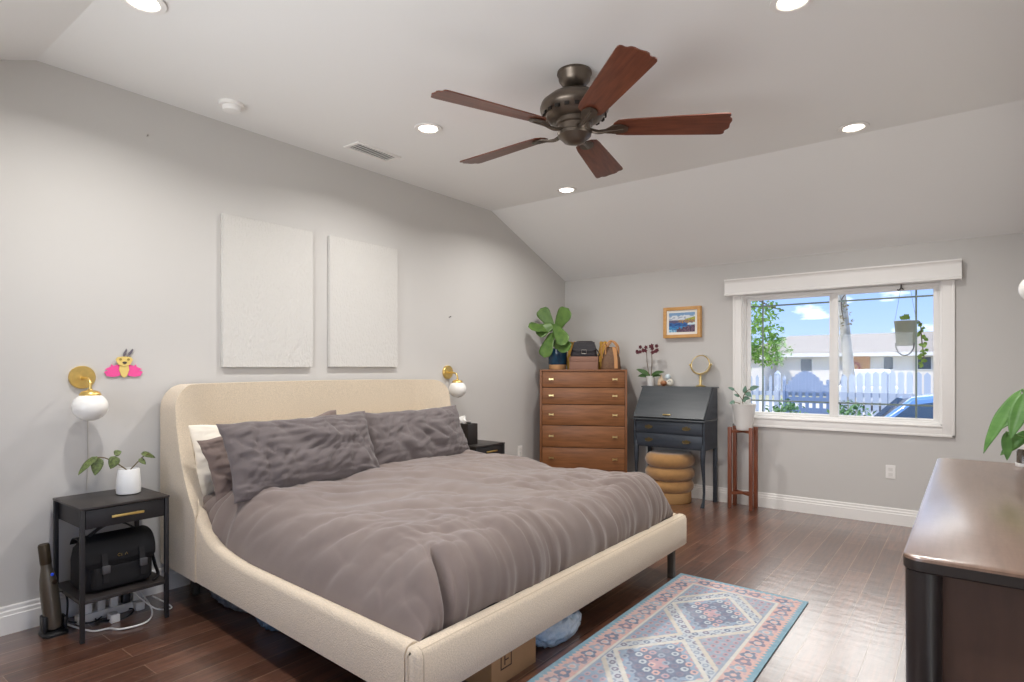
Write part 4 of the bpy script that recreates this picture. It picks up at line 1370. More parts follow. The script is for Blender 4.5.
mb.tube([b + V((0.0, -0.005, 0.05)), b + V((-0.03, -0.02, 0.10)), b + V((-0.07, -0.03, 0.15))], 0.003, 6)
mb.tube([b, b + V((-0.04, -0.03, 0.03)), b + V((-0.07, -0.05, 0.035))], 0.003, 6)
mb.build('stem', M_STEM, t)
for p, d, L, W in [((0.07, -0.03, 0.16), (0.8, -0.2, 0.35), 0.10, 0.05), ((0.03, -0.01, 0.13), (0.5, -0.4, -0.25), 0.09, 0.05), ((0.0, 0, 0.07), (0.7, -0.4, 0.1), 0.085, 0.05), ((0.01, 0, 0.06), (0.2, -0.6, -0.1), 0.07, 0.045),
                   ((-0.07, -0.03, 0.15), (-0.6, -0.2, 0.35), 0.07, 0.03), ((-0.06, -0.04, 0.035), (-0.8, -0.2, -0.1), 0.06, 0.045), ((-0.03, -0.01, 0.09), (-0.5, -0.4, 0.3), 0.06, 0.03), ((0.02, -0.01, 0.12), (0.1, -0.2, 0.9), 0.08, 0.04)]:
    MB().leaf(b + V(p), d, (0.1, -0.8, 0.5), L, W, 'ovate', 0.3, 0.2).build('leaf', M_BG, t, angle=180, solid=0.0015)

# ------------------------------------------------------------------ seascape painting
M_OAK = mat('honey_oak', '#d9a868', 0.45, color2='#c8914e', vscale=5, stretch=(1, 1, 8))
PX0, PX1, PZ0, PZ1 = 1.262, 1.662, 1.655, 1.977
t = thing('framed_painting', ((PX0 + PX1) / 2, Y1, (PZ0 + PZ1) / 2), 'small seascape painting in an oak frame left of the window', 'painting')
mb = MB()
fw = 0.034
for lo, hi in [((PX0, Y1 - 0.055, PZ0), (PX0 + fw, Y1 - 0.001, PZ1)), ((PX1 - fw, Y1 - 0.055, PZ0), (PX1, Y1 - 0.001, PZ1)), ((PX0 + fw, Y1 - 0.055, PZ0), (PX1 - fw, Y1 - 0.001, PZ0 + fw)), ((PX0 + fw, Y1 - 0.055, PZ1 - fw), (PX1 - fw, Y1 - 0.001, PZ1))]:
    mb.box(lo, hi, 0.003)
mb.build('frame', M_OAK, t, angle=30)
MB().box((PX0 + fw, Y1 - 0.040, PZ0 + fw), (PX1 - fw, Y1 - 0.010, PZ1 - fw)).build('mat_board', mat('mat_white', '#efece4', 0.9), t, smooth=False)
ax0, ax1, az0, az1 = PX0 + fw + 0.026, PX1 - fw - 0.026, PZ0 + fw + 0.026, PZ1 - fw - 0.026
art = MB().grid(lambda a, b: V((ax0 + (ax1 - ax0) * a, Y1 - 0.0415, az0 + (az1 - az0) * b)), 70, 54).build('artwork', mat('oil_paint', '#888888', 0.6, attr='pattern'), t)


def sea(co):
    a = co.x + (PX0 + PX1) / 2
    bz_ = co.z + (PZ0 + PZ1) / 2
    a, b = (a - ax0) / (ax1 - ax0), (bz_ - az0) / (az1 - az0)
    n = nz(a * 9, b * 14, 1)
    n2 = nz(a * 22, b * 22, 6)
    if b > 0.62 + 0.03 * n:
        c = '#7ea3c9' if b > 0.85 + 0.05 * n else ('#d9dfe4' if n > -0.15 else '#a9b3c4')
        if a > 0.62 and b < 0.62 + 0.32 * (a - 0.5):
            c = '#b8b04a' if n2 > 0 else '#8a9a3d'
            if b > 0.78:
                c = '#6f7f3a'
    elif b > 0.47 + 0.05 * n:
        c = '#b08a4c' if (a > 0.35 and n2 > -0.1) else '#5f5a78'
    elif b < 0.36 - 0.25 * (1 - a) + 0.1 * n and a > 0.30:
        c = '#5b4660' if n2 > 0.1 else ('#2f2a44' if n2 < -0.1 else '#8a6a78')
    else:
        c = '#2f66a8' if n > 0.05 else ('#3f8fc4' if b < 0.3 else '#274f8a')
        if a > 0.72 and b > 0.36:
            c = '#cfe0e6'
        if b < 0.14 and n2 > 0:
            c = '#a9d3e4'
    return lin(c)


paint(art, sea)

# ------------------------------------------------------------------ ceiling: lamps, fan, vent, detector
M_LENS = mat('lamp_lens', '#ffffff', 0.5, emit='#fff3e2', estr=14.0)
LL = ['recessed ceiling lamp over the near nightstand at the top edge of the photo', 'recessed ceiling lamp just left of the fan, next to the vent', 'recessed ceiling lamp under the fan blades near the far ceiling fold',
      'recessed ceiling lamp over the near end of the dresser, outside the view', 'recessed ceiling lamp at the top edge right of the fan', 'recessed ceiling lamp right of the fan, above the window']
for k, (lx, ly) in enumerate(LAMPS):
    t = thing('recessed_light', (lx, ly, FLAT), LL[k], 'ceiling light', 'recessed ceiling lights')
    MB().lathe([(0.058, 0.0), (0.085, 0.0), (0.092, -0.004), (0.090, -0.008), (0.066, -0.010), (0.058, -0.004)], (lx, ly, FLAT - 0.0005), n=36).build('trim_ring', M_WHITE, t)
    MB().lathe([(0.060, -0.001), (0.060, -0.006)], (lx, ly, FLAT), n=32).build('lens', M_LENS, t)

M_BRONZE = mat('oil_bronze', '#6b6157', 0.36, metal=0.85, vary=0.1, vscale=20)
M_CHERRYB = mat('fan_cherry', '#7c452f', 0.4, color2='#572b1d', vscale=3.0, stretch=(1.5, 16, 1), detail=7, coat=0.2)
fc = V((2.148, 2.757, FLAT))
t = thing('ceiling_fan', fc, 'five blade cherry wood ceiling fan with bronze motor', 'ceiling fan')
MB().lathe([(0.092, 0.0), (0.094, -0.012), (0.088, -0.02), (0.084, -0.045), (0.062, -0.075), (0.034, -0.085), (0.0, -0.087)], fc, n=40).build('canopy', M_BRONZE, t)
MB().lathe([(0.028, -0.085), (0.030, -0.10), (0.022, -0.115), (0.026, -0.14), (0.0, -0.142)], fc, n=24).build('downrod', M_BRONZE, t)
MB().lathe([(0.05, -0.105), (0.08, -0.115), (0.135, -0.135), (0.178, -0.170), (0.186, -0.195), (0.182, -0.212), (0.165, -0.225), (0.155, -0.245), (0.120, -0.262), (0.0, -0.264)], fc, n=48).build('motor_housing', M_BRONZE, t)
mb = MB()
for k in range(20):
    a = 2 * PI * k / 20
    p = fc + V((0.168 * math.cos(a), 0.168 * math.sin(a), -0.235))
    mb.box(p - V((0.012, 0.004, 0.008)), p + V((0.012, 0.004, 0.008)), 0, mtx=Matrix.Translation(p) @ Matrix.Rotation(a + PI / 2, 4, 'Z') @ Matrix.Translation(-p))
mb.build('vent_ribs', mat('bronze_dark', '#2b2622', 0.5, metal=0.5), t, smooth=False)
MB().lathe([(0.10, -0.262), (0.098, -0.285), (0.088, -0.292), (0.086, -0.325), (0.092, -0.330), (0.090, -0.345), (0.070, -0.362), (0.058, -0.375), (0.03, -0.383), (0.0, -0.385)], fc, n=40).build('switch_housing', M_BRONZE, t)
FR, FZ, PH = 0.82, -0.305, math.radians(-111.42)
for k in range(5):
    a = PH + 2 * PI * k / 5
    Rm = Matrix.Translation(fc + V((0, 0, FZ))) @ Matrix.Rotation(a, 4, 'Z')
    pitch = Matrix.Rotation(math.radians(-12), 4, 'X')
    # blade in local x (outwards), y (width)
    r0, r1, w0, w1 = 0.20, FR, 0.068, 0.092
    half = [(r0, 0.0), (r0 + 0.008, w0 * 0.55), (r0 + 0.03, w0 * 0.92), (r0 + 0.08, w0 * 1.02), (0.55, w0 + (w1 - w0) * 0.6), (r1 - 0.050, w1), (r1 - 0.032, w1 * 0.99), (r1 - 0.020, w1 * 0.93), (r1 - 0.016, w1 * 0.80), (r1 - 0.019, w1 * 0.68), (r1 - 0.016, w1 * 0.58), (r1 - 0.004, w1 * 0.46), (r1, w1 * 0.30), (r1 - 0.003, w1 * 0.12), (r1 - 0.004, 0.0)]
    out = half + [(x, -y) for x, y in half[-2:0:-1]]
    mb = MB()
    T = Rm @ pitch
    mb.loft([[T @ V((x, y, -0.003)) for x, y in out], [T @ V((x, y, 0.003)) for x, y in out]])
    bl = bpy.data.objects.new('blade', None)
    me = bpy.data.meshes.new('blade')
    bmesh.ops.recalc_face_normals(mb.bm, faces=mb.bm.faces)
    # the blade keeps its own axes so that the grain runs along it
    Ti = T.inverted()
    for v in mb.bm.verts:
        v.co = Ti @ v.co
    mb.bm.to_mesh(me)
    mb.bm.free()
    mB = M_CHERRYB if k == 0 else MATS['fan_cherry']
    me.materials.append(mB)
    bpy.data.objects.remove(bl)
    bl = bpy.data.objects.new('blade', me)
    COL.objects.link(bl)
    bl.parent = t
    bl.matrix_local = Matrix.Translation(-fc) @ T
    ORG[bl.name] = fc
    mb = MB()
    ir = [(0.085, 0.016), (0.13, 0.013), (0.165, 0.016), (0.20, 0.034), (0.235, 0.040), (0.265, 0.032), (0.285, 0.014)]
    o2 = ir + [(x, -y) for x, y in ir[::-1]]

    def irz(x):
        return -0.012 - 0.012 * math.sin(PI * min(1, max(0, (x - 0.085) / 0.11))) + 0.004
    mb.loft([[T @ V((x, y, irz(x) - 0.006)) for x, y in o2], [T @ V((x, y, irz(x))) for x, y in o2]])
    mb.tube([T @ V((0.07, 0, -0.012)), T @ V((0.13, 0, -0.028)), T @ V((0.20, 0, -0.016)), T @ V((0.26, 0, -0.012))], 0.008, 8)
    ORG['fan_'] = fc
    mb.build('blade_iron', M_BRONZE, t)

t = thing('smoke_detector', (0.305, 1.825, FLAT), 'white round smoke detector on the ceiling near the bed wall', 'smoke detector')
sd = V((0.305, 1.825, FLAT))
MB().lathe([(0.073, 0), (0.073, -0.014), (0.068, -0.018), (0.0, -0.018)], sd, n=36).build('base', M_WHITE, t, angle=30)
MB().lathe([(0.052, -0.018), (0.052, -0.034), (0.046, -0.044), (0.020, -0.048), (0.0, -0.048)], sd, n=32).build('dome', M_VINYL, t, angle=30)

M_SLAT = mat('vent_slat', '#e8e5e0', 0.5)
t = thing('ceiling_vent', (0.355, 2.86, FLAT), 'white slatted air vent in the ceiling near the bed wall', 'vent')
vx0, vx1, vy0, vy1 = 0.27, 0.44, 2.66, 3.06
mb = MB()
for lo, hi in [((vx0, vy0, FLAT - 0.010), (vx0 + 0.028, vy1, FLAT)), ((vx1 - 0.028, vy0, FLAT - 0.010), (vx1, vy1, FLAT)), ((vx0 + 0.028, vy0, FLAT - 0.010), (vx1 - 0.028, vy0 + 0.028, FLAT)), ((vx0 + 0.028, vy1 - 0.028, FLAT - 0.010), (vx1 - 0.028, vy1, FLAT))]:
    mb.box(lo, hi, 0.002)
mb.build('frame', M_WHITE, t, angle=30)
MB().box((vx0 + 0.028, vy0 + 0.028, FLAT - 0.002), (vx1 - 0.028, vy1 - 0.028, FLAT)).build('duct', mat('duct_grey', '#8d8a87', 0.8), t, smooth=False)
for k in range(14):
    y = vy0 + 0.045 + k * 0.0238
    MB().prism([(vx0 + 0.028, y, FLAT - 0.003), (vx0 + 0.028, y - 0.006, FLAT - 0.010), (vx0 + 0.028, y - 0.005, FLAT - 0.011), (vx0 + 0.028, y + 0.001, FLAT - 0.002)], (vx1 - vx0 - 0.056, 0, 0)).build('slat', M_WHITE, t, smooth=False)

# ------------------------------------------------------------------ rug
RX0, RX1, RY0, RY1 = 2.352, 3.112, 1.30, 3.735
rug = MB()
NU, NV = 190, 560


def rugz(a, b):
    return 0.007 + 0.0008 * nz(a * 60, b * 180, 2)


rug.grid(lambda a, b: V((RX0 + (RX1 - RX0) * a, RY0 + (RY1 - RY0) * b - 0.02 * a, rugz(a, b))), NU, NV)
rug = rug.build('area_rug', mat('woven_rug', '#888888', 0.95, attr='pattern', bump=0.25, bscale=350), None, loc=((RX0 + RX1) / 2, (RY0 + RY1) / 2, 0), angle=180)
md = rug.modifiers.new('solidify', 'SOLIDIFY')
md.thickness = 0.0065
md.offset = -1
tag(rug, 'faded blue and coral patterned runner rug beside the bed', 'rug')
RC = {k: lin(v) for k, v in dict(teal='#5f93a8', coral='#d2a193', cream='#cfc9bd', blue='#7d93ad', navy='#4b5878', slate='#8b96a8', rose='#b58a90', pale='#b9bfc4', mauve='#6c5f78', sand='#c9bfae').items()}


def mixc(a, b, t):
    return tuple(x + (y - x) * t for x, y in zip(a, b))


def rugpat(co):
    x = co.x + (RX0 + RX1) / 2 - RX0
    y = RY1 - (co.y + (RY0 + RY1) / 2) - 0.02 * x / 0.76
    W, Lg = RX1 - RX0, RY1 - RY0
    ex, ey = min(x, W - x), min(y, Lg - y)
    e = min(ex, ey)
    along = y if ex < ey else x
    n = nz(x * 40, y * 40, 3)
    f = nz(x * 6, y * 6, 8)
    if e < 0.020:
        c = RC['teal']
    elif e < 0.038:
        saw = abs(((along / 0.030) % 1) - 0.5) * 2
        c = RC['coral'] if (e - 0.020) / 0.018 > saw else RC['teal']
    elif e < 0.128:
        c = RC['coral']
        u = (along / 0.075) % 1 - 0.5
        kx = int(along / 0.075)
        v = (e - 0.083) / 0.045
        r = math.hypot(u * 1.6, v)
        ang = math.atan2(v, u)
        if r < 0.75 + 0.15 * math.cos(ang * 5):
            c = (RC['mauve'], RC['slate'], RC['navy'])[kx % 3]
            if r < 0.30:
                c = RC['coral']
            elif r < 0.42 and kx % 2:
                c = RC['pale']
        elif n > 0.28:
            c = RC['rose']
    elif e < 0.142:
        c = RC['cream']
    elif e < 0.150:
        c = RC['slate']
    else:
        w2 = W / 2 - 0.15
        X = (x - W / 2) / w2                     # -1..1
        per = 0.70
        yy = (y - 0.15) / per
        Yk = (yy % 1) - 0.5                      # medallion centre at 0
        d = abs(X) * 0.62 + abs(Yk) * 1.45       # diamond distance
        step = round(d * 26) / 26
        if step < 0.56:
            c = RC['navy'] if 0.14 < step < 0.46 else RC['blue']
            if step < 0.14:
                c = RC['rose']
            u, v = (X * 5.2) % 1 - 0.5, (Yk * 13) % 1 - 0.5
            r = math.hypot(u, v)
            h = int(math.floor(X * 5.2)) * 7 + int(math.floor(Yk * 13)) * 3
            if r < 0.38:
                c = (RC['rose'], RC['pale'], RC['slate'], RC['coral'], RC['mauve'])[h % 5]
                if r < 0.17:
                    c = RC['navy']
        elif step < 0.64:
            c = RC['cream']
        elif step < 0.80:
            c = RC['pale']
            u, v = (X * 6) % 1 - 0.5, (Yk * 15) % 1 - 0.5
            r = math.hypot(u, v)
            h = int(math.floor(X * 6)) * 5 + int(math.floor(Yk * 15))
            if 0.16 < r < 0.40:
                c = (RC['navy'], RC['mauve'], RC['slate'])[h % 3]
        elif step < 0.86:
            c = RC['sand']
        else:
            c = RC['slate'] if X > 0 else RC['blue']
            u, v = (X * 6) % 1 - 0.5, (Yk * 14) % 1 - 0.5
            r = math.hypot(u, v)
            if r < 0.34:
                c = RC['rose'] if r > 0.16 else RC['mauve']
    c = mixc(c, RC['pale'], 0.26 + 0.22 * max(0, f) + 0.14 * max(0, n))
    k = 1 + 0.10 * n
    return (c[0] * k, c[1] * k, c[2] * k, 1)


paint(rug, rugpat)

# ------------------------------------------------------------------ under the bed
M_CARD = mat('cardboard', '#a8835c', 0.9, vary=0.08, vscale=5)
t = thing('cardboard_box', (2.10, 2.06, 0), 'cardboard carton pushed under the foot of the bed', 'box')
cb0, cb1 = V((1.86, 1.90, 0.0)), V((2.275, 2.215, 0.165))
mb = MB()
th_ = 0.006
mb.box((cb0.x, cb0.y, 0), (cb1.x, cb1.y, th_)).box((cb0.x, cb0.y, th_), (cb0.x + th_, cb1.y, cb1.z)).box((cb1.x - th_, cb0.y, th_), (cb1.x, cb1.y, cb1.z)).box((cb0.x + th_, cb0.y, th_), (cb1.x - th_, cb0.y + th_, cb1.z)).box((cb0.x + th_, cb1.y - th_, th_), (cb1.x - th_, cb1.y, cb1.z))
mb.build('box', M_CARD, t, smooth=False)
MB().prism([(cb1.x, cb0.y + 0.003, cb1.z), (cb1.x, cb1.y - 0.003, cb1.z), (cb1.x - 0.14, cb1.y - 0.003, cb1.z + 0.012), (cb1.x - 0.14, cb0.y + 0.003, cb1.z + 0.012)], (0, 0, 0.005)).build('flap', M_CARD, t, smooth=False)
mb = MB()
for a_, b_, c_, d_ in ((1.96, 1.966, 0.06, 0.13), (2.03, 2.036, 0.06, 0.13), (1.966, 2.03, 0.124, 0.13), (1.966, 2.03, 0.06, 0.066), (1.985, 1.992, 0.075, 0.115), (1.992, 2.015, 0.092, 0.098)):
    mb.box((cb1.x, a_, c_), (cb1.x + 0.0008, b_, d_))
mb.build('printed_mark', mat('print_brown', '#4b3524', 0.8), t, smooth=False)

M_PLBAG = mat('clear_blue_plastic', '#d0e0ec', 0.12, color2='#93b6d4', vscale=16, bump=0.6, bscale=30, bdist=0.015, spec=0.9)


def crumple(c, r, sq, seed, amp):
    mb = MB()

    def f(a, b):
        th, ph = 2 * PI * a, -PI / 2 + PI * b
        d = V((math.cos(th) * math.cos(ph), math.sin(th) * math.cos(ph), math.sin(ph)))
        k = r * (1 + amp * (1 - 2 * abs(nz(d.x * 3 + seed, d.y * 3, d.z * 3))) + 0.4 * amp * nz(d.x * 9, d.y * 9, d.z * 9 + seed))
        p = V((d.x * k * sq[0], d.y * k * sq[1], d.z * k * sq[2]))
        return V(c) + V((p.x, p.y, max(p.z, -c[2] + 0.002)))
    return mb.grid(f, 56, 32)


tag(crumple((2.22, 2.47, 0.062), 0.1, (0.75, 1.75, 0.72), 2, 0.14).build('plastic_bag', M_PLBAG, None, loc=(2.21, 2.46, 0), angle=180), 'crumpled clear bluish plastic bag under the foot of the bed', 'bag')
tag(crumple((1.00, 1.72, 0.07), 0.1, (1.3, 0.9, 0.8), 7, 0.22).build('plastic_bag', mat('smoke_plastic', '#5a6f80', 0.15, bump=0.8, bscale=24, bdist=0.02), None, loc=(1.00, 1.72, 0), angle=180), 'dark bluish plastic bundle under the long side of the bed', 'bag')
tag(crumple((0.55, 1.72, 0.045), 0.1, (2.2, 0.6, 0.5), 11, 0.25).build('cable_bundle', mat('grey_cables', '#8a8c90', 0.5, color2='#35373a', vscale=20), None, loc=(0.55, 1.72, 0), angle=180), 'grey heap of cables under the bed near the headboard', 'cable bundle')

# ------------------------------------------------------------------ dresser on the right
M_DRTOP = mat('dresser_top_wood', '#6f5545', 0.30, color2='#806453', vscale=5, stretch=(10, 1, 1), bump=0.04, bscale=25, coat=0.7, coat_rough=0.22)
M_DREDGE = mat('dresser_edge', '#2b2422', 0.35)
M_DRSIDE = mat('dresser_side_wood', '#4a342a', 0.5, color2='#573e32', vscale=3, stretch=(6, 6, 1))
M_DRLEG = mat('dresser_leg', '#2a2322', 0.3)
QX0, QX1, QY0, QY1, QZ = 3.715, 4.205, 1.640, 3.565, 0.90
t = thing('dresser', ((QX0 + QX1) / 2, (QY0 + QY1) / 2, 0), 'long dark wood dresser with rounded corners along the right wall', 'dresser')
mb = MB()
mb.loft([rounded_ring(QX0 + i, QX1 - i, QY0 + i, QY1 - i, z, 0.04, 6) for z, i in ((QZ - 0.034, 0.004), (QZ - 0.030, 0.0), (QZ - 0.008, 0.0))])
mb.build('top_edge', M_DREDGE, t, angle=40)
MB().loft([rounded_ring(QX0 + i, QX1 - i, QY0 + i, QY1 - i, z, 0.04, 6) for z, i in ((QZ - 0.008, 0.0), (QZ - 0.002, 0.001), (QZ, 0.004))]).build('top', M_DRTOP, t, angle=40)
for lx in (QX0 + 0.04, QX1 - 0.04):
    for ly in (QY0 + 0.04, QY1 - 0.04):
        MB().cyl((lx, ly, 0), (lx, ly, QZ - 0.034), 0.033, 0.036, 28).build('leg', M_DRLEG, t, angle=40)
MB().box((QX0 + 0.05, QY0 + 0.05, 0.16), (QX1 - 0.02, QY1 - 0.05, QZ - 0.034)).build('case', M_DRSIDE, t, smooth=False)
for k in range(3):
    y0 = QY0 + 0.085 + k * 0.585
    for z0 in (0.18, 0.41, 0.64):
        d = MB().box((QX0 + 0.03, y0, z0), (QX0 + 0.05, y0 + 0.575, z0 + 0.215), 0.003).build('drawer', M_DRSIDE, t, angle=30)
        MB().box((QX0 + 0.012, y0 + 0.20, z0 + 0.19), (QX0 + 0.03, y0 + 0.375, z0 + 0.20), 0.002).build('handle', M_DREDGE, d, angle=30)

# on the dresser: leafy plant, jar
M_LILY = mat('lily_leaf', '#3f6d2e', 0.38, color2='#65924a', vscale=6, stretch=(1, 1, 3))
t = thing('peace_lily', (4.095, 3.18, QZ), 'leafy green plant with long drooping leaves on the dark dresser', 'plant')
lc = V((4.095, 3.18, QZ))
MB().lathe([(0.06, 0), (0.063, 0.004), (0.078, 0.12), (0.081, 0.125), (0.075, 0.125), (0.073, 0.11)], lc, n=30).build('pot', M_WHITEPOT, t)
MB().lathe([(0.072, 0), (0.072, 0.004)], lc + V((0, 0, 0.105)), n=24).build('soil', M_SOIL, t)
for (tu, tv, ty), (bu, bv, by), W, up in [((979, 451, 3.05), (1022, 389, 3.10), 0.085, (-0.6, -0.6, 0.6)), ((1010, 438, 3.0), (1026, 392, 3.08), 0.075, (-0.2, -1, 0.2)), ((990, 432, 3.25), (1030, 410, 3.2), 0.07, (-0.4, -0.5, 0.8)),
                                         ((1000, 455, 3.12), (1030, 430, 3.15), 0.06, (0, -1, 0.4)), ((1008, 460, 3.05), (1006, 432, 3.10), 0.05, (0.3, -1, 0.1)), ((1040, 430, 2.9), (1030, 380, 3.0), 0.08, (0, -1, 0.3)),
                                         ((1075, 420, 2.95), (1050, 372, 3.1), 0.08, (0.4, -1, 0.4))]:
    p, q = ony(tu, tv, ty), ony(bu, bv, by)
    st = MB().tube([lc + V((0, 0, 0.11)), lc * 0.4 + q * 0.6 + V((0, 0, 0.05)), q], 0.004, 6).build('stem', mat('lily_stem', '#6f9a55', 0.5), t)
    leaf_to(p, q, W * 0.78, up, M_LILY, st, 0.12, 'lance', 0.25)
t = thing('glass_jar', (4.028, 3.46, QZ), 'small glass jar with a white cap beside the plant on the dresser', 'jar')
jc = V((4.03, 3.46, QZ))
MB().lathe([(0.024, 0), (0.027, 0.003), (0.027, 0.065), (0.022, 0.075), (0.020, 0.08)], jc, n=24).build('bottle', mat('smoked_glass', '#6d6358', 0.08, trans=0.6), t)
MB().lathe([(0.030, 0.078), (0.032, 0.082), (0.032, 0.108), (0.028, 0.112), (0.0, 0.112)], jc, n=24).build('cap', M_WHITEPOT, t)
MB().lathe([(0.030, -0.0), (0.031, 0.002), (0.031, 0.016), (0.0277, 0.016)], jc, n=24).build('base_ring', M_WHITEPOT, t)

# globe lamp at the right edge, on the right wall
t = thing('globe_lamp', (RX, 4.0, 1.82), 'round cream globe lamp high on the right wall, cut by the frame', 'wall lamp')
MB().lathe([(0.05, 0), (0.05, 0.012), (0.0, 0.014)], (RX, 4.0, 1.82), (-1, 0, 0), 24).build('wall_plate', M_BRASS, t, angle=30)
MB().tube([(RX - 0.01, 4.0, 1.82), (RX - 0.06, 4.0, 1.82), (RX - 0.10, 4.0, 1.805)], 0.007, 8).build('arm', M_BRASS, t)
MB().ball((4.108, 4.0, 1.737), 0.072, 28, 18).build('globe', M_GLOBE, t, angle=180)

# ------------------------------------------------------------------ outside the window
M_LAWN = mat('dry_lawn', '#9aa07c', 0.95, color2='#b5ab92', vscale=1.2)
M_ROAD = mat('pale_paving', '#c4c2be', 0.9, vary=0.06, vscale=2)
gp = [(-14, -0.5), (16, -0.5), (22, -0.1), (90, -0.1), (90, -0.8), (-14, -0.8)]
structure(MB().prism([(-45, y, z) for y, z in gp], (90, 0, 0)).build('ground', M_LAWN, smooth=False))
structure(MB().box((-45, 20.6, -0.2), (45, 27.5, -0.085)).build('street', M_ROAD, smooth=False))

M_PICKET = mat('shaded_picket_paint', '#c2cad6', 0.6)  # bluish shade on the white fence is mixed into its colour
M_GATE = mat('grey_blue_paint', '#7f93b4', 0.6)
FY = 14.0
t = thing('picket_fence', (1.5, FY, -0.5), 'white picket fence across the yard seen through the window', 'fence')
for z in (-0.10, 0.75):
    MB().box((-1.6, FY + 0.025, z), (4.6, FY + 0.065, z + 0.09)).build('rail', M_PICKET, t, smooth=False)
for x in (-1.6, 0.4, 2.45, 4.5):
    mb = MB().box((x, FY + 0.02, -0.5), (x + 0.11, FY + 0.13, 1.22))
    mb.loft([[V((x - 0.01, FY + 0.01, 1.22)), V((x + 0.12, FY + 0.01, 1.22)), V((x + 0.12, FY + 0.14, 1.22)), V((x - 0.01, FY + 0.14, 1.22))], [V((x + 0.05, FY + 0.07, 1.30)), V((x + 0.06, FY + 0.07, 1.30)), V((x + 0.06, FY + 0.08, 1.30)), V((x + 0.05, FY + 0.08, 1.30))]])
    mb.build('post', M_PICKET, t, smooth=False)
x = -1.55
while x < 4.5:
    wide = 0.105 if x > 1.62 else 0.062
    top = 1.20 + (0.10 * math.sin(PI * (x - 1.6) / 2.0) if 1.6 < x < 3.6 else 0)
    if not (0.62 < x < 1.48):
        MB().prism([(x, FY, -0.42), (x + wide, FY, -0.42), (x + wide, FY, top - 0.06), (x + wide / 2, FY, top), (x, FY, top - 0.06)], (0, 0.022, 0)).build('picket', M_PICKET, t, smooth=False)
    x += 0.142
t = thing('garden_gate', (1.05, FY - 0.05, -0.5), 'arched grey blue garden gate with square cutouts in the picket fence', 'gate')
mb = MB()
for k in range(12):
    xa = 0.64 + k * 0.0675
    top = 0.95 + 0.34 * math.sin(PI * (k + 0.5) / 12)
    lo = -0.42
    for zc in (0.55, 0.78):
        if k % 2 == 1:
            mb.box((xa, FY - 0.05, lo), (xa + 0.066, FY - 0.025, zc - 0.05))
            lo = zc + 0.05
    mb.box((xa, FY - 0.05, lo), (xa + 0.066, FY - 0.025, top))
mb.build('panel', M_GATE, t, smooth=False)
for xx in (0.60, 1.45):
    MB().box((xx, FY - 0.07, -0.5), (xx + 0.05, FY - 0.0, 1.1)).build('post', M_GATE, t, smooth=False)

# house across the street
M_STUCCO = mat('cream_stucco', '#f5ece0', 0.9)
M_ROOF = mat('grey_shingle', '#b0a596', 0.9, color2='#9a9083', vscale=14, stretch=(1, 1, 6))
M_FASCIA = mat('white_fascia', '#f3eee6', 0.7)
M_WINDK = mat('window_dark', '#59626c', 0.2)
HY = 40.0
hx0, hx1 = -8.6, 12.0
t = thing('house', (1.5, HY, -0.1), 'low cream house with a grey shingle roof across the street', 'house')
MB().box((hx0 + 0.5, HY, -0.1), (hx1, HY + 9, 2.2)).build('wall', M_STUCCO, t, smooth=False)
rz0, rz1 = 2.12, 3.62
MB().loft([[V((hx0, HY - 0.7, rz0)), V((hx1 + 0.6, HY - 0.7, rz0)), V((hx1 + 0.6, HY + 9.6, rz0)), V((hx0, HY + 9.6, rz0))],
           [V((hx0, HY - 0.7, rz0 + 0.12)), V((hx1 + 0.6, HY - 0.7, rz0 + 0.12)), V((hx1 + 0.6, HY + 9.6, rz0 + 0.12)), V((hx0, HY + 9.6, rz0 + 0.12))],
           [V((hx0 + 2.6, HY + 4.4, rz1)), V((hx1 - 2, HY + 4.4, rz1)), V((hx1 - 2, HY + 4.5, rz1)), V((hx0 + 2.6, HY + 4.5, rz1))]]).build('roof', M_ROOF, t, smooth=False)
MB().box((hx0 - 0.02, HY - 0.74, rz0 - 0.06), (hx1 + 0.6, HY - 0.70, rz0 + 0.14)).build('fascia', M_FASCIA, t, smooth=False)
for u0, u1, v0, v1 in ((801, 812, 359, 371), (884, 893, 357, 369), (918, 931, 357, 369)):
    a, b = ony(u0, v1, HY), ony(u1, v0, HY)
    w = MB().box((a.x - 0.07, HY - 0.05, a.z - 0.07), (b.x + 0.07, HY - 0.01, b.z + 0.07)).build('window', M_FASCIA, t, smooth=False)
    MB().box((a.x, HY - 0.06, a.z), (b.x, HY - 0.05, b.z)).build('pane', M_WINDK, w, smooth=False)
a, b = ony(850, 377, HY), ony(870, 355.5, HY)
d = MB().box((a.x, HY - 0.04, -0.1), (b.x, HY - 0.01, b.z)).build('door', mat('orange_door', '#d9903a', 0.5), t, smooth=False)
MB().tube([V(((a.x + b.x) / 2 - 0.25 + 0.24 * math.cos(q), HY - 0.07, 1.45 + 0.24 * math.sin(q))) for q in [2 * PI * i / 20 for i in range(21)]], 0.07, 8, smooth=False).build('wreath', mat('red_wreath', '#b1472f', 0.8), d)
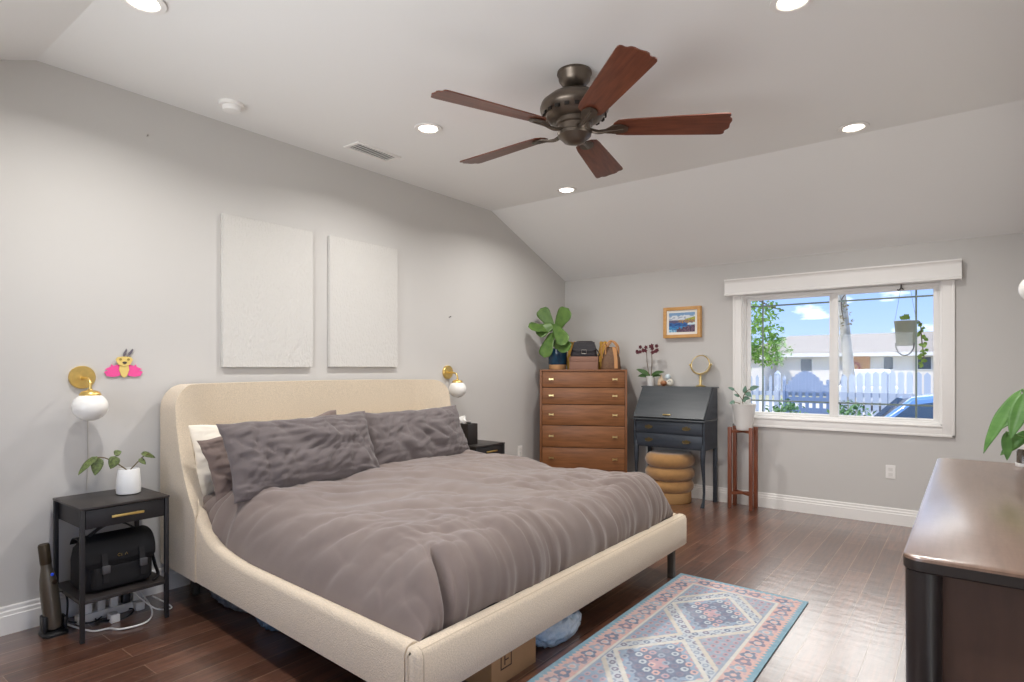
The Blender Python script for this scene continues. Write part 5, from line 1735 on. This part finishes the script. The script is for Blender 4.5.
# front gable wing at the left
gx0, gx1 = -9.6, -5.6
MB().box((gx0 + 0.3, HY - 3.0, -0.1), (gx1 - 0.3, HY + 0.5, 1.95)).build('wall', M_STUCCO, t, smooth=False)
MB().prism([(gx0, HY - 3.4, 1.85), (gx1, HY - 3.4, 1.85), (gx1, HY - 3.4, 1.97), ((gx0 + gx1) / 2, HY - 3.4, 2.75), (gx0, HY - 3.4, 1.97)], (0, 4.2, 0)).build('roof', M_ROOF, t, smooth=False)
MB().prism([(gx0 - 0.02, HY - 3.44, 1.80), (gx0 - 0.02, HY - 3.44, 1.98), ((gx0 + gx1) / 2, HY - 3.44, 2.78), (gx1 + 0.02, HY - 3.44, 1.98), (gx1 + 0.02, HY - 3.44, 1.80), ((gx0 + gx1) / 2, HY - 3.44, 2.55)], (0, 0.04, 0)).build('fascia', M_FASCIA, t, smooth=False)


def car(c, heading, Lc, Hc, label, body, seed):
    """c: ground centre; body profile along local x"""
    t = thing('car', c, label, 'car')
    T = Matrix.Translation(V(c)) @ Matrix.Rotation(heading, 4, 'Z')
    W = 1.75
    h1 = Hc * 0.60
    low = [(-0.5, 0.20), (-0.5, 0.52), (-0.47, 0.58), (-0.30, 0.60), (0.16, 0.60), (0.44, 0.53), (0.495, 0.44), (0.5, 0.20)]
    MB().loft([[T @ V((x * Lc, y, z * Hc)) for x, z in low] for y in (-W / 2, W / 2)]).build('body', body, t, angle=50, bevel=0.06, bseg=3)
    cab = [(-0.36, 0.595), (-0.27, 0.92), (-0.20, 0.985), (-0.05, 1.0), (0.03, 0.97), (0.17, 0.60)]
    MB().loft([[T @ V((x * Lc, y * (1 if z < 0.8 else 0.84), z * Hc)) for x, z in cab] for y in (-W / 2 + 0.05, W / 2 - 0.05)]).build('cabin', body, t, angle=50, bevel=0.05, bseg=3)
    for s in (-1, 1):
        gl = [(-0.30, 0.62), (-0.245, 0.88), (-0.04, 0.93), (0.03, 0.89), (0.13, 0.62)]
        MB().loft([[T @ V((x * Lc, s * (W / 2 - 0.045 - max(0, (z - 0.60)) * 0.33 + o), z * Hc)) for x, z in gl] for o in (0.0, 0.025)]).build('side_window', mat('car_glass', '#3d5673', 0.06, coat=1.0), t, smooth=False)
    MB().loft([[T @ V((0.055 * Lc, -0.62, 0.95 * Hc)), T @ V((0.055 * Lc, 0.62, 0.95 * Hc)), T @ V((0.165 * Lc, 0.70, 0.64 * Hc)), T @ V((0.165 * Lc, -0.70, 0.64 * Hc))],
               [T @ V((0.075 * Lc, -0.62, 0.96 * Hc)), T @ V((0.075 * Lc, 0.62, 0.96 * Hc)), T @ V((0.18 * Lc, 0.70, 0.65 * Hc)), T @ V((0.18 * Lc, -0.70, 0.65 * Hc))]]).build('windshield', MATS['car_glass'], t, smooth=False)
    for x in (-0.31, 0.32):
        for s in (-1, 1):
            p = T @ V((x * Lc, s * (W / 2 - 0.12), 0.32))
            ax = T.to_3x3() @ V((0, s, 0))
            wh = MB().lathe([(0.0, -0.10), (0.30, -0.10), (0.32, -0.08), (0.32, 0.10), (0.30, 0.125), (0.21, 0.13)], p, ax, 28).build('wheel', mat('tyre', '#1b1b1c', 0.9), t)
            MB().lathe([(0.21, 0.125), (0.20, 0.135), (0.05, 0.14), (0.0, 0.142)], p, ax, 20).build('hub_cap', mat('alloy', '#b9bcc0', 0.35, metal=0.8), wh)
    return t


car((3.35, 11.0, -0.5), math.radians(176), 4.3, 1.47, 'blue car parked in the yard at the right of the window', mat('blue_car_paint', '#6f9fdc', 0.25, coat=0.6), 1)
car((0.86, 25.2, -0.1), math.radians(97), 4.2, 1.43, 'pale car parked on the street behind the picket fence', mat('pale_car_paint', '#d9dbdc', 0.25, coat=0.6), 2)

M_BARK = mat('bark', '#7a6a58', 0.95, bump=0.6, bscale=30)
M_FOL = mat('sunlit_leaves', '#a5c95f', 0.6, color2='#6f9f3d', vscale=2.5)


def foliage(mb, c, R, n, size, rnd, sq=(1, 1, 1), hollow=0.4):
    for _ in range(n):
        while True:
            d = V((rnd.uniform(-1, 1), rnd.uniform(-1, 1), rnd.uniform(-1, 1)))
            if hollow < d.length < 1 and nz(d.x * 2.4, d.y * 2.4, d.z * 2.4 + R) > -0.22:
                break
        p = V(c) + V((d.x * R * sq[0], d.y * R * sq[1], d.z * R * sq[2]))
        dr = V((rnd.uniform(-1, 1), rnd.uniform(-1, 1), rnd.uniform(-1, 0.5)))
        mb.leaf(p, dr, (rnd.uniform(-1, 1), rnd.uniform(-1, 1), 1), size * rnd.uniform(0.7, 1.3), size * 0.55, 'ovate', 0.3, 0.15, 2, 2)


rnd = random.Random(5)
tc_ = ony(752, 336, 16.5)
t = thing('leafy_tree', (tc_.x - 0.5, tc_.y, -0.5), 'bright green leafy tree at the left of the window view', 'tree')
MB().tube([(tc_.x - 0.5, tc_.y, -0.5), (tc_.x - 0.45, tc_.y, 0.8), (tc_.x - 0.3, tc_.y, 2.2), (tc_.x - 0.2, tc_.y, 3.0)], 0.11, 10, r1=0.04).build('trunk', M_BARK, t)
mb = MB()
foliage(mb, (tc_.x - 0.35, tc_.y, tc_.z + 0.25), 1.15, 1500, 0.16, rnd, (1.0, 0.8, 0.95), 0.2)
foliage(mb, (tc_.x + 0.45, tc_.y, tc_.z - 0.35), 0.55, 420, 0.14, rnd, (1, 0.8, 0.8), 0.0)
mb.build('foliage', M_FOL, t, angle=180)['kind'] = 'stuff'

M_PALEBARK = mat('pale_bark', '#cfc7ba', 0.9, color2='#a79f92', vscale=6, bump=0.4, bscale=20)
pt = ony(850, 369, 19.0)
t = thing('bare_tree', (pt.x, pt.y, -0.3), 'pale trunked tree with sparse twigs behind the middle window bar', 'tree')
MB().tube([(pt.x, pt.y, -0.4), (pt.x - 0.02, pt.y, 1.0), (pt.x - 0.12, pt.y, 2.4), (pt.x - 0.3, pt.y, 4.2)], 0.17, 12, r1=0.11).build('trunk', M_PALEBARK, t)
for pts, r in ((((pt.x - 0.3, pt.y, 4.1), (pt.x - 1.0, pt.y - 1.5, 3.9), (pt.x - 1.7, pt.y - 3, 3.3), (pt.x - 1.3, pt.y - 3.4, 2.9), (pt.x - 0.9, pt.y - 3.6, 2.75)), 0.03),
               (((pt.x - 0.3, pt.y, 4.0), (pt.x + 0.3, pt.y - 0.6, 3.7), (pt.x - 0.05, pt.y - 1.0, 3.2), (pt.x + 0.0, pt.y - 1.0, 2.6)), 0.025),
               (((pt.x - 1.0, pt.y - 1.5, 3.9), (pt.x - 1.9, pt.y - 2.2, 3.9), (pt.x - 2.6, pt.y - 2.6, 3.4)), 0.02)):
    MB().tube(pts, r, 6, r1=0.008).build('branch', mat('dark_twig', '#5b4c40', 0.9), t)
mb = MB()
for (cx_, cy_, cz_) in ((pt.x - 1.3, pt.y - 3.4, 2.9), (pt.x - 0.0, pt.y - 1.0, 2.9), (pt.x + 0.05, pt.y - 1.0, 2.6), (pt.x - 2.5, pt.y - 2.6, 3.45), (pt.x - 1.7, pt.y - 3, 3.4)):
    foliage(mb, (cx_, cy_, cz_), 0.22, 16, 0.11, rnd, (1, 1, 1.2), 0.0)
mb.build('leaves', mat('dry_leaves', '#7d7a52', 0.8, color2='#a08a6a', vscale=6), t, angle=180)['kind'] = 'stuff'

for k, (u, v, lab) in enumerate(((787, 412, 'round green shrub at the foot of the fence, left pane of the window'), (850, 414, 'round green shrub at the foot of the fence, just right of the middle window bar'))):
    c = ony(u, v, 12.6)
    t = thing('shrub', (c.x, c.y, -0.5), lab, 'shrub', 'shrubs along the fence')
    mb = MB()
    for a in range(7):
        mb.tube([(c.x, c.y, -0.5), (c.x + 0.15 * math.cos(a), c.y + 0.15 * math.sin(a), -0.1), (c.x + 0.3 * math.cos(a), c.y + 0.3 * math.sin(a), 0.35)], 0.012, 5)
    mb.build('stem', M_BARK, t)
    mb = MB()
    foliage(mb, (c.x, c.y, 0.20), 0.62, 620, 0.11, rnd, (0.72, 0.72, 0.9), 0.2)
    mb.build('foliage', mat('shrub_green', '#7fa262', 0.6, color2='#557f45', vscale=5), t, angle=180)['kind'] = 'stuff'

# hanging planter under the eave
hp = ony(905.5, 333, 7.1)
t = thing('hanging_planter', (hp.x, hp.y, hp.z), 'grey hanging planter with a trailing vine outside the right window pane', 'hanging plant')
MB().lathe([(0.074, -0.125), (0.078, -0.12), (0.096, 0.11), (0.102, 0.118), (0.096, 0.12), (0.092, 0.09)], hp, n=30).build('pot', mat('olive_grey_pot', '#8a8a7c', 0.7), t)
MB().lathe([(0.091, 0), (0.091, 0.004)], hp + V((0, 0, 0.085)), n=24).build('soil', M_SOIL, t)
mb = MB()
for s in (-1, 1):
    mb.tube([hp + V((0.092 * s, 0, 0.11)), hp + V((0.04 * s, 0, 0.45)), V((hp.x, hp.y, 2.52))], 0.0015, 6)
mb.build('hanger', mat('hanger_wire', '#6c6a66', 0.5), t)
MB().tube([hp + V((0.078 * math.cos(a), -0.08, -0.10 + 0.125 * math.sin(a))) for a in [PI + PI * i / 14 for i in range(15)]], 0.007, 6, smooth=False).build('strap', mat('strap_grey', '#5f5d58', 0.6), t)
vn = MB().tube([hp + V((0.07, 0, 0.11)), hp + V((0.12, -0.02, 0.10)), hp + V((0.135, -0.02, -0.08)), hp + V((0.16, -0.02, -0.30))], 0.005, 6).build('vine', M_STEM, t)
mb = MB()
for k in range(26):
    f = k / 25
    p = hp + V((0.12 + 0.04 * f + rnd.uniform(-0.02, 0.02), -0.02 + rnd.uniform(-0.02, 0.02), 0.11 - 0.42 * f))
    mb.leaf(p, (rnd.uniform(-1, 1), rnd.uniform(-1, 0.2), rnd.uniform(-1, 0.2)), (0, -1, 0.4), 0.05, 0.04, 'ovate', 0.2, 0.1, 3, 2)
for k in range(9):
    mb.leaf(hp + V((rnd.uniform(-0.05, 0.05), 0, 0.13)), (rnd.uniform(-1, 1), rnd.uniform(-1, 1), 1), (0, -1, 0.4), 0.07, 0.035, 'lance', 0.4, 0.1, 3, 2)
mb.build('leaves', mat('vine_leaf', '#8fa63f', 0.5, color2='#5d7f35', vscale=18), t, angle=180)['kind'] = 'stuff'
# roof overhang that carries the planter
structure(MB().box((-0.4, Y1 + 0.15, 2.52), (RX + 0.4, 7.35, 2.64)).build('trim_1', M_FASCIA, smooth=False))
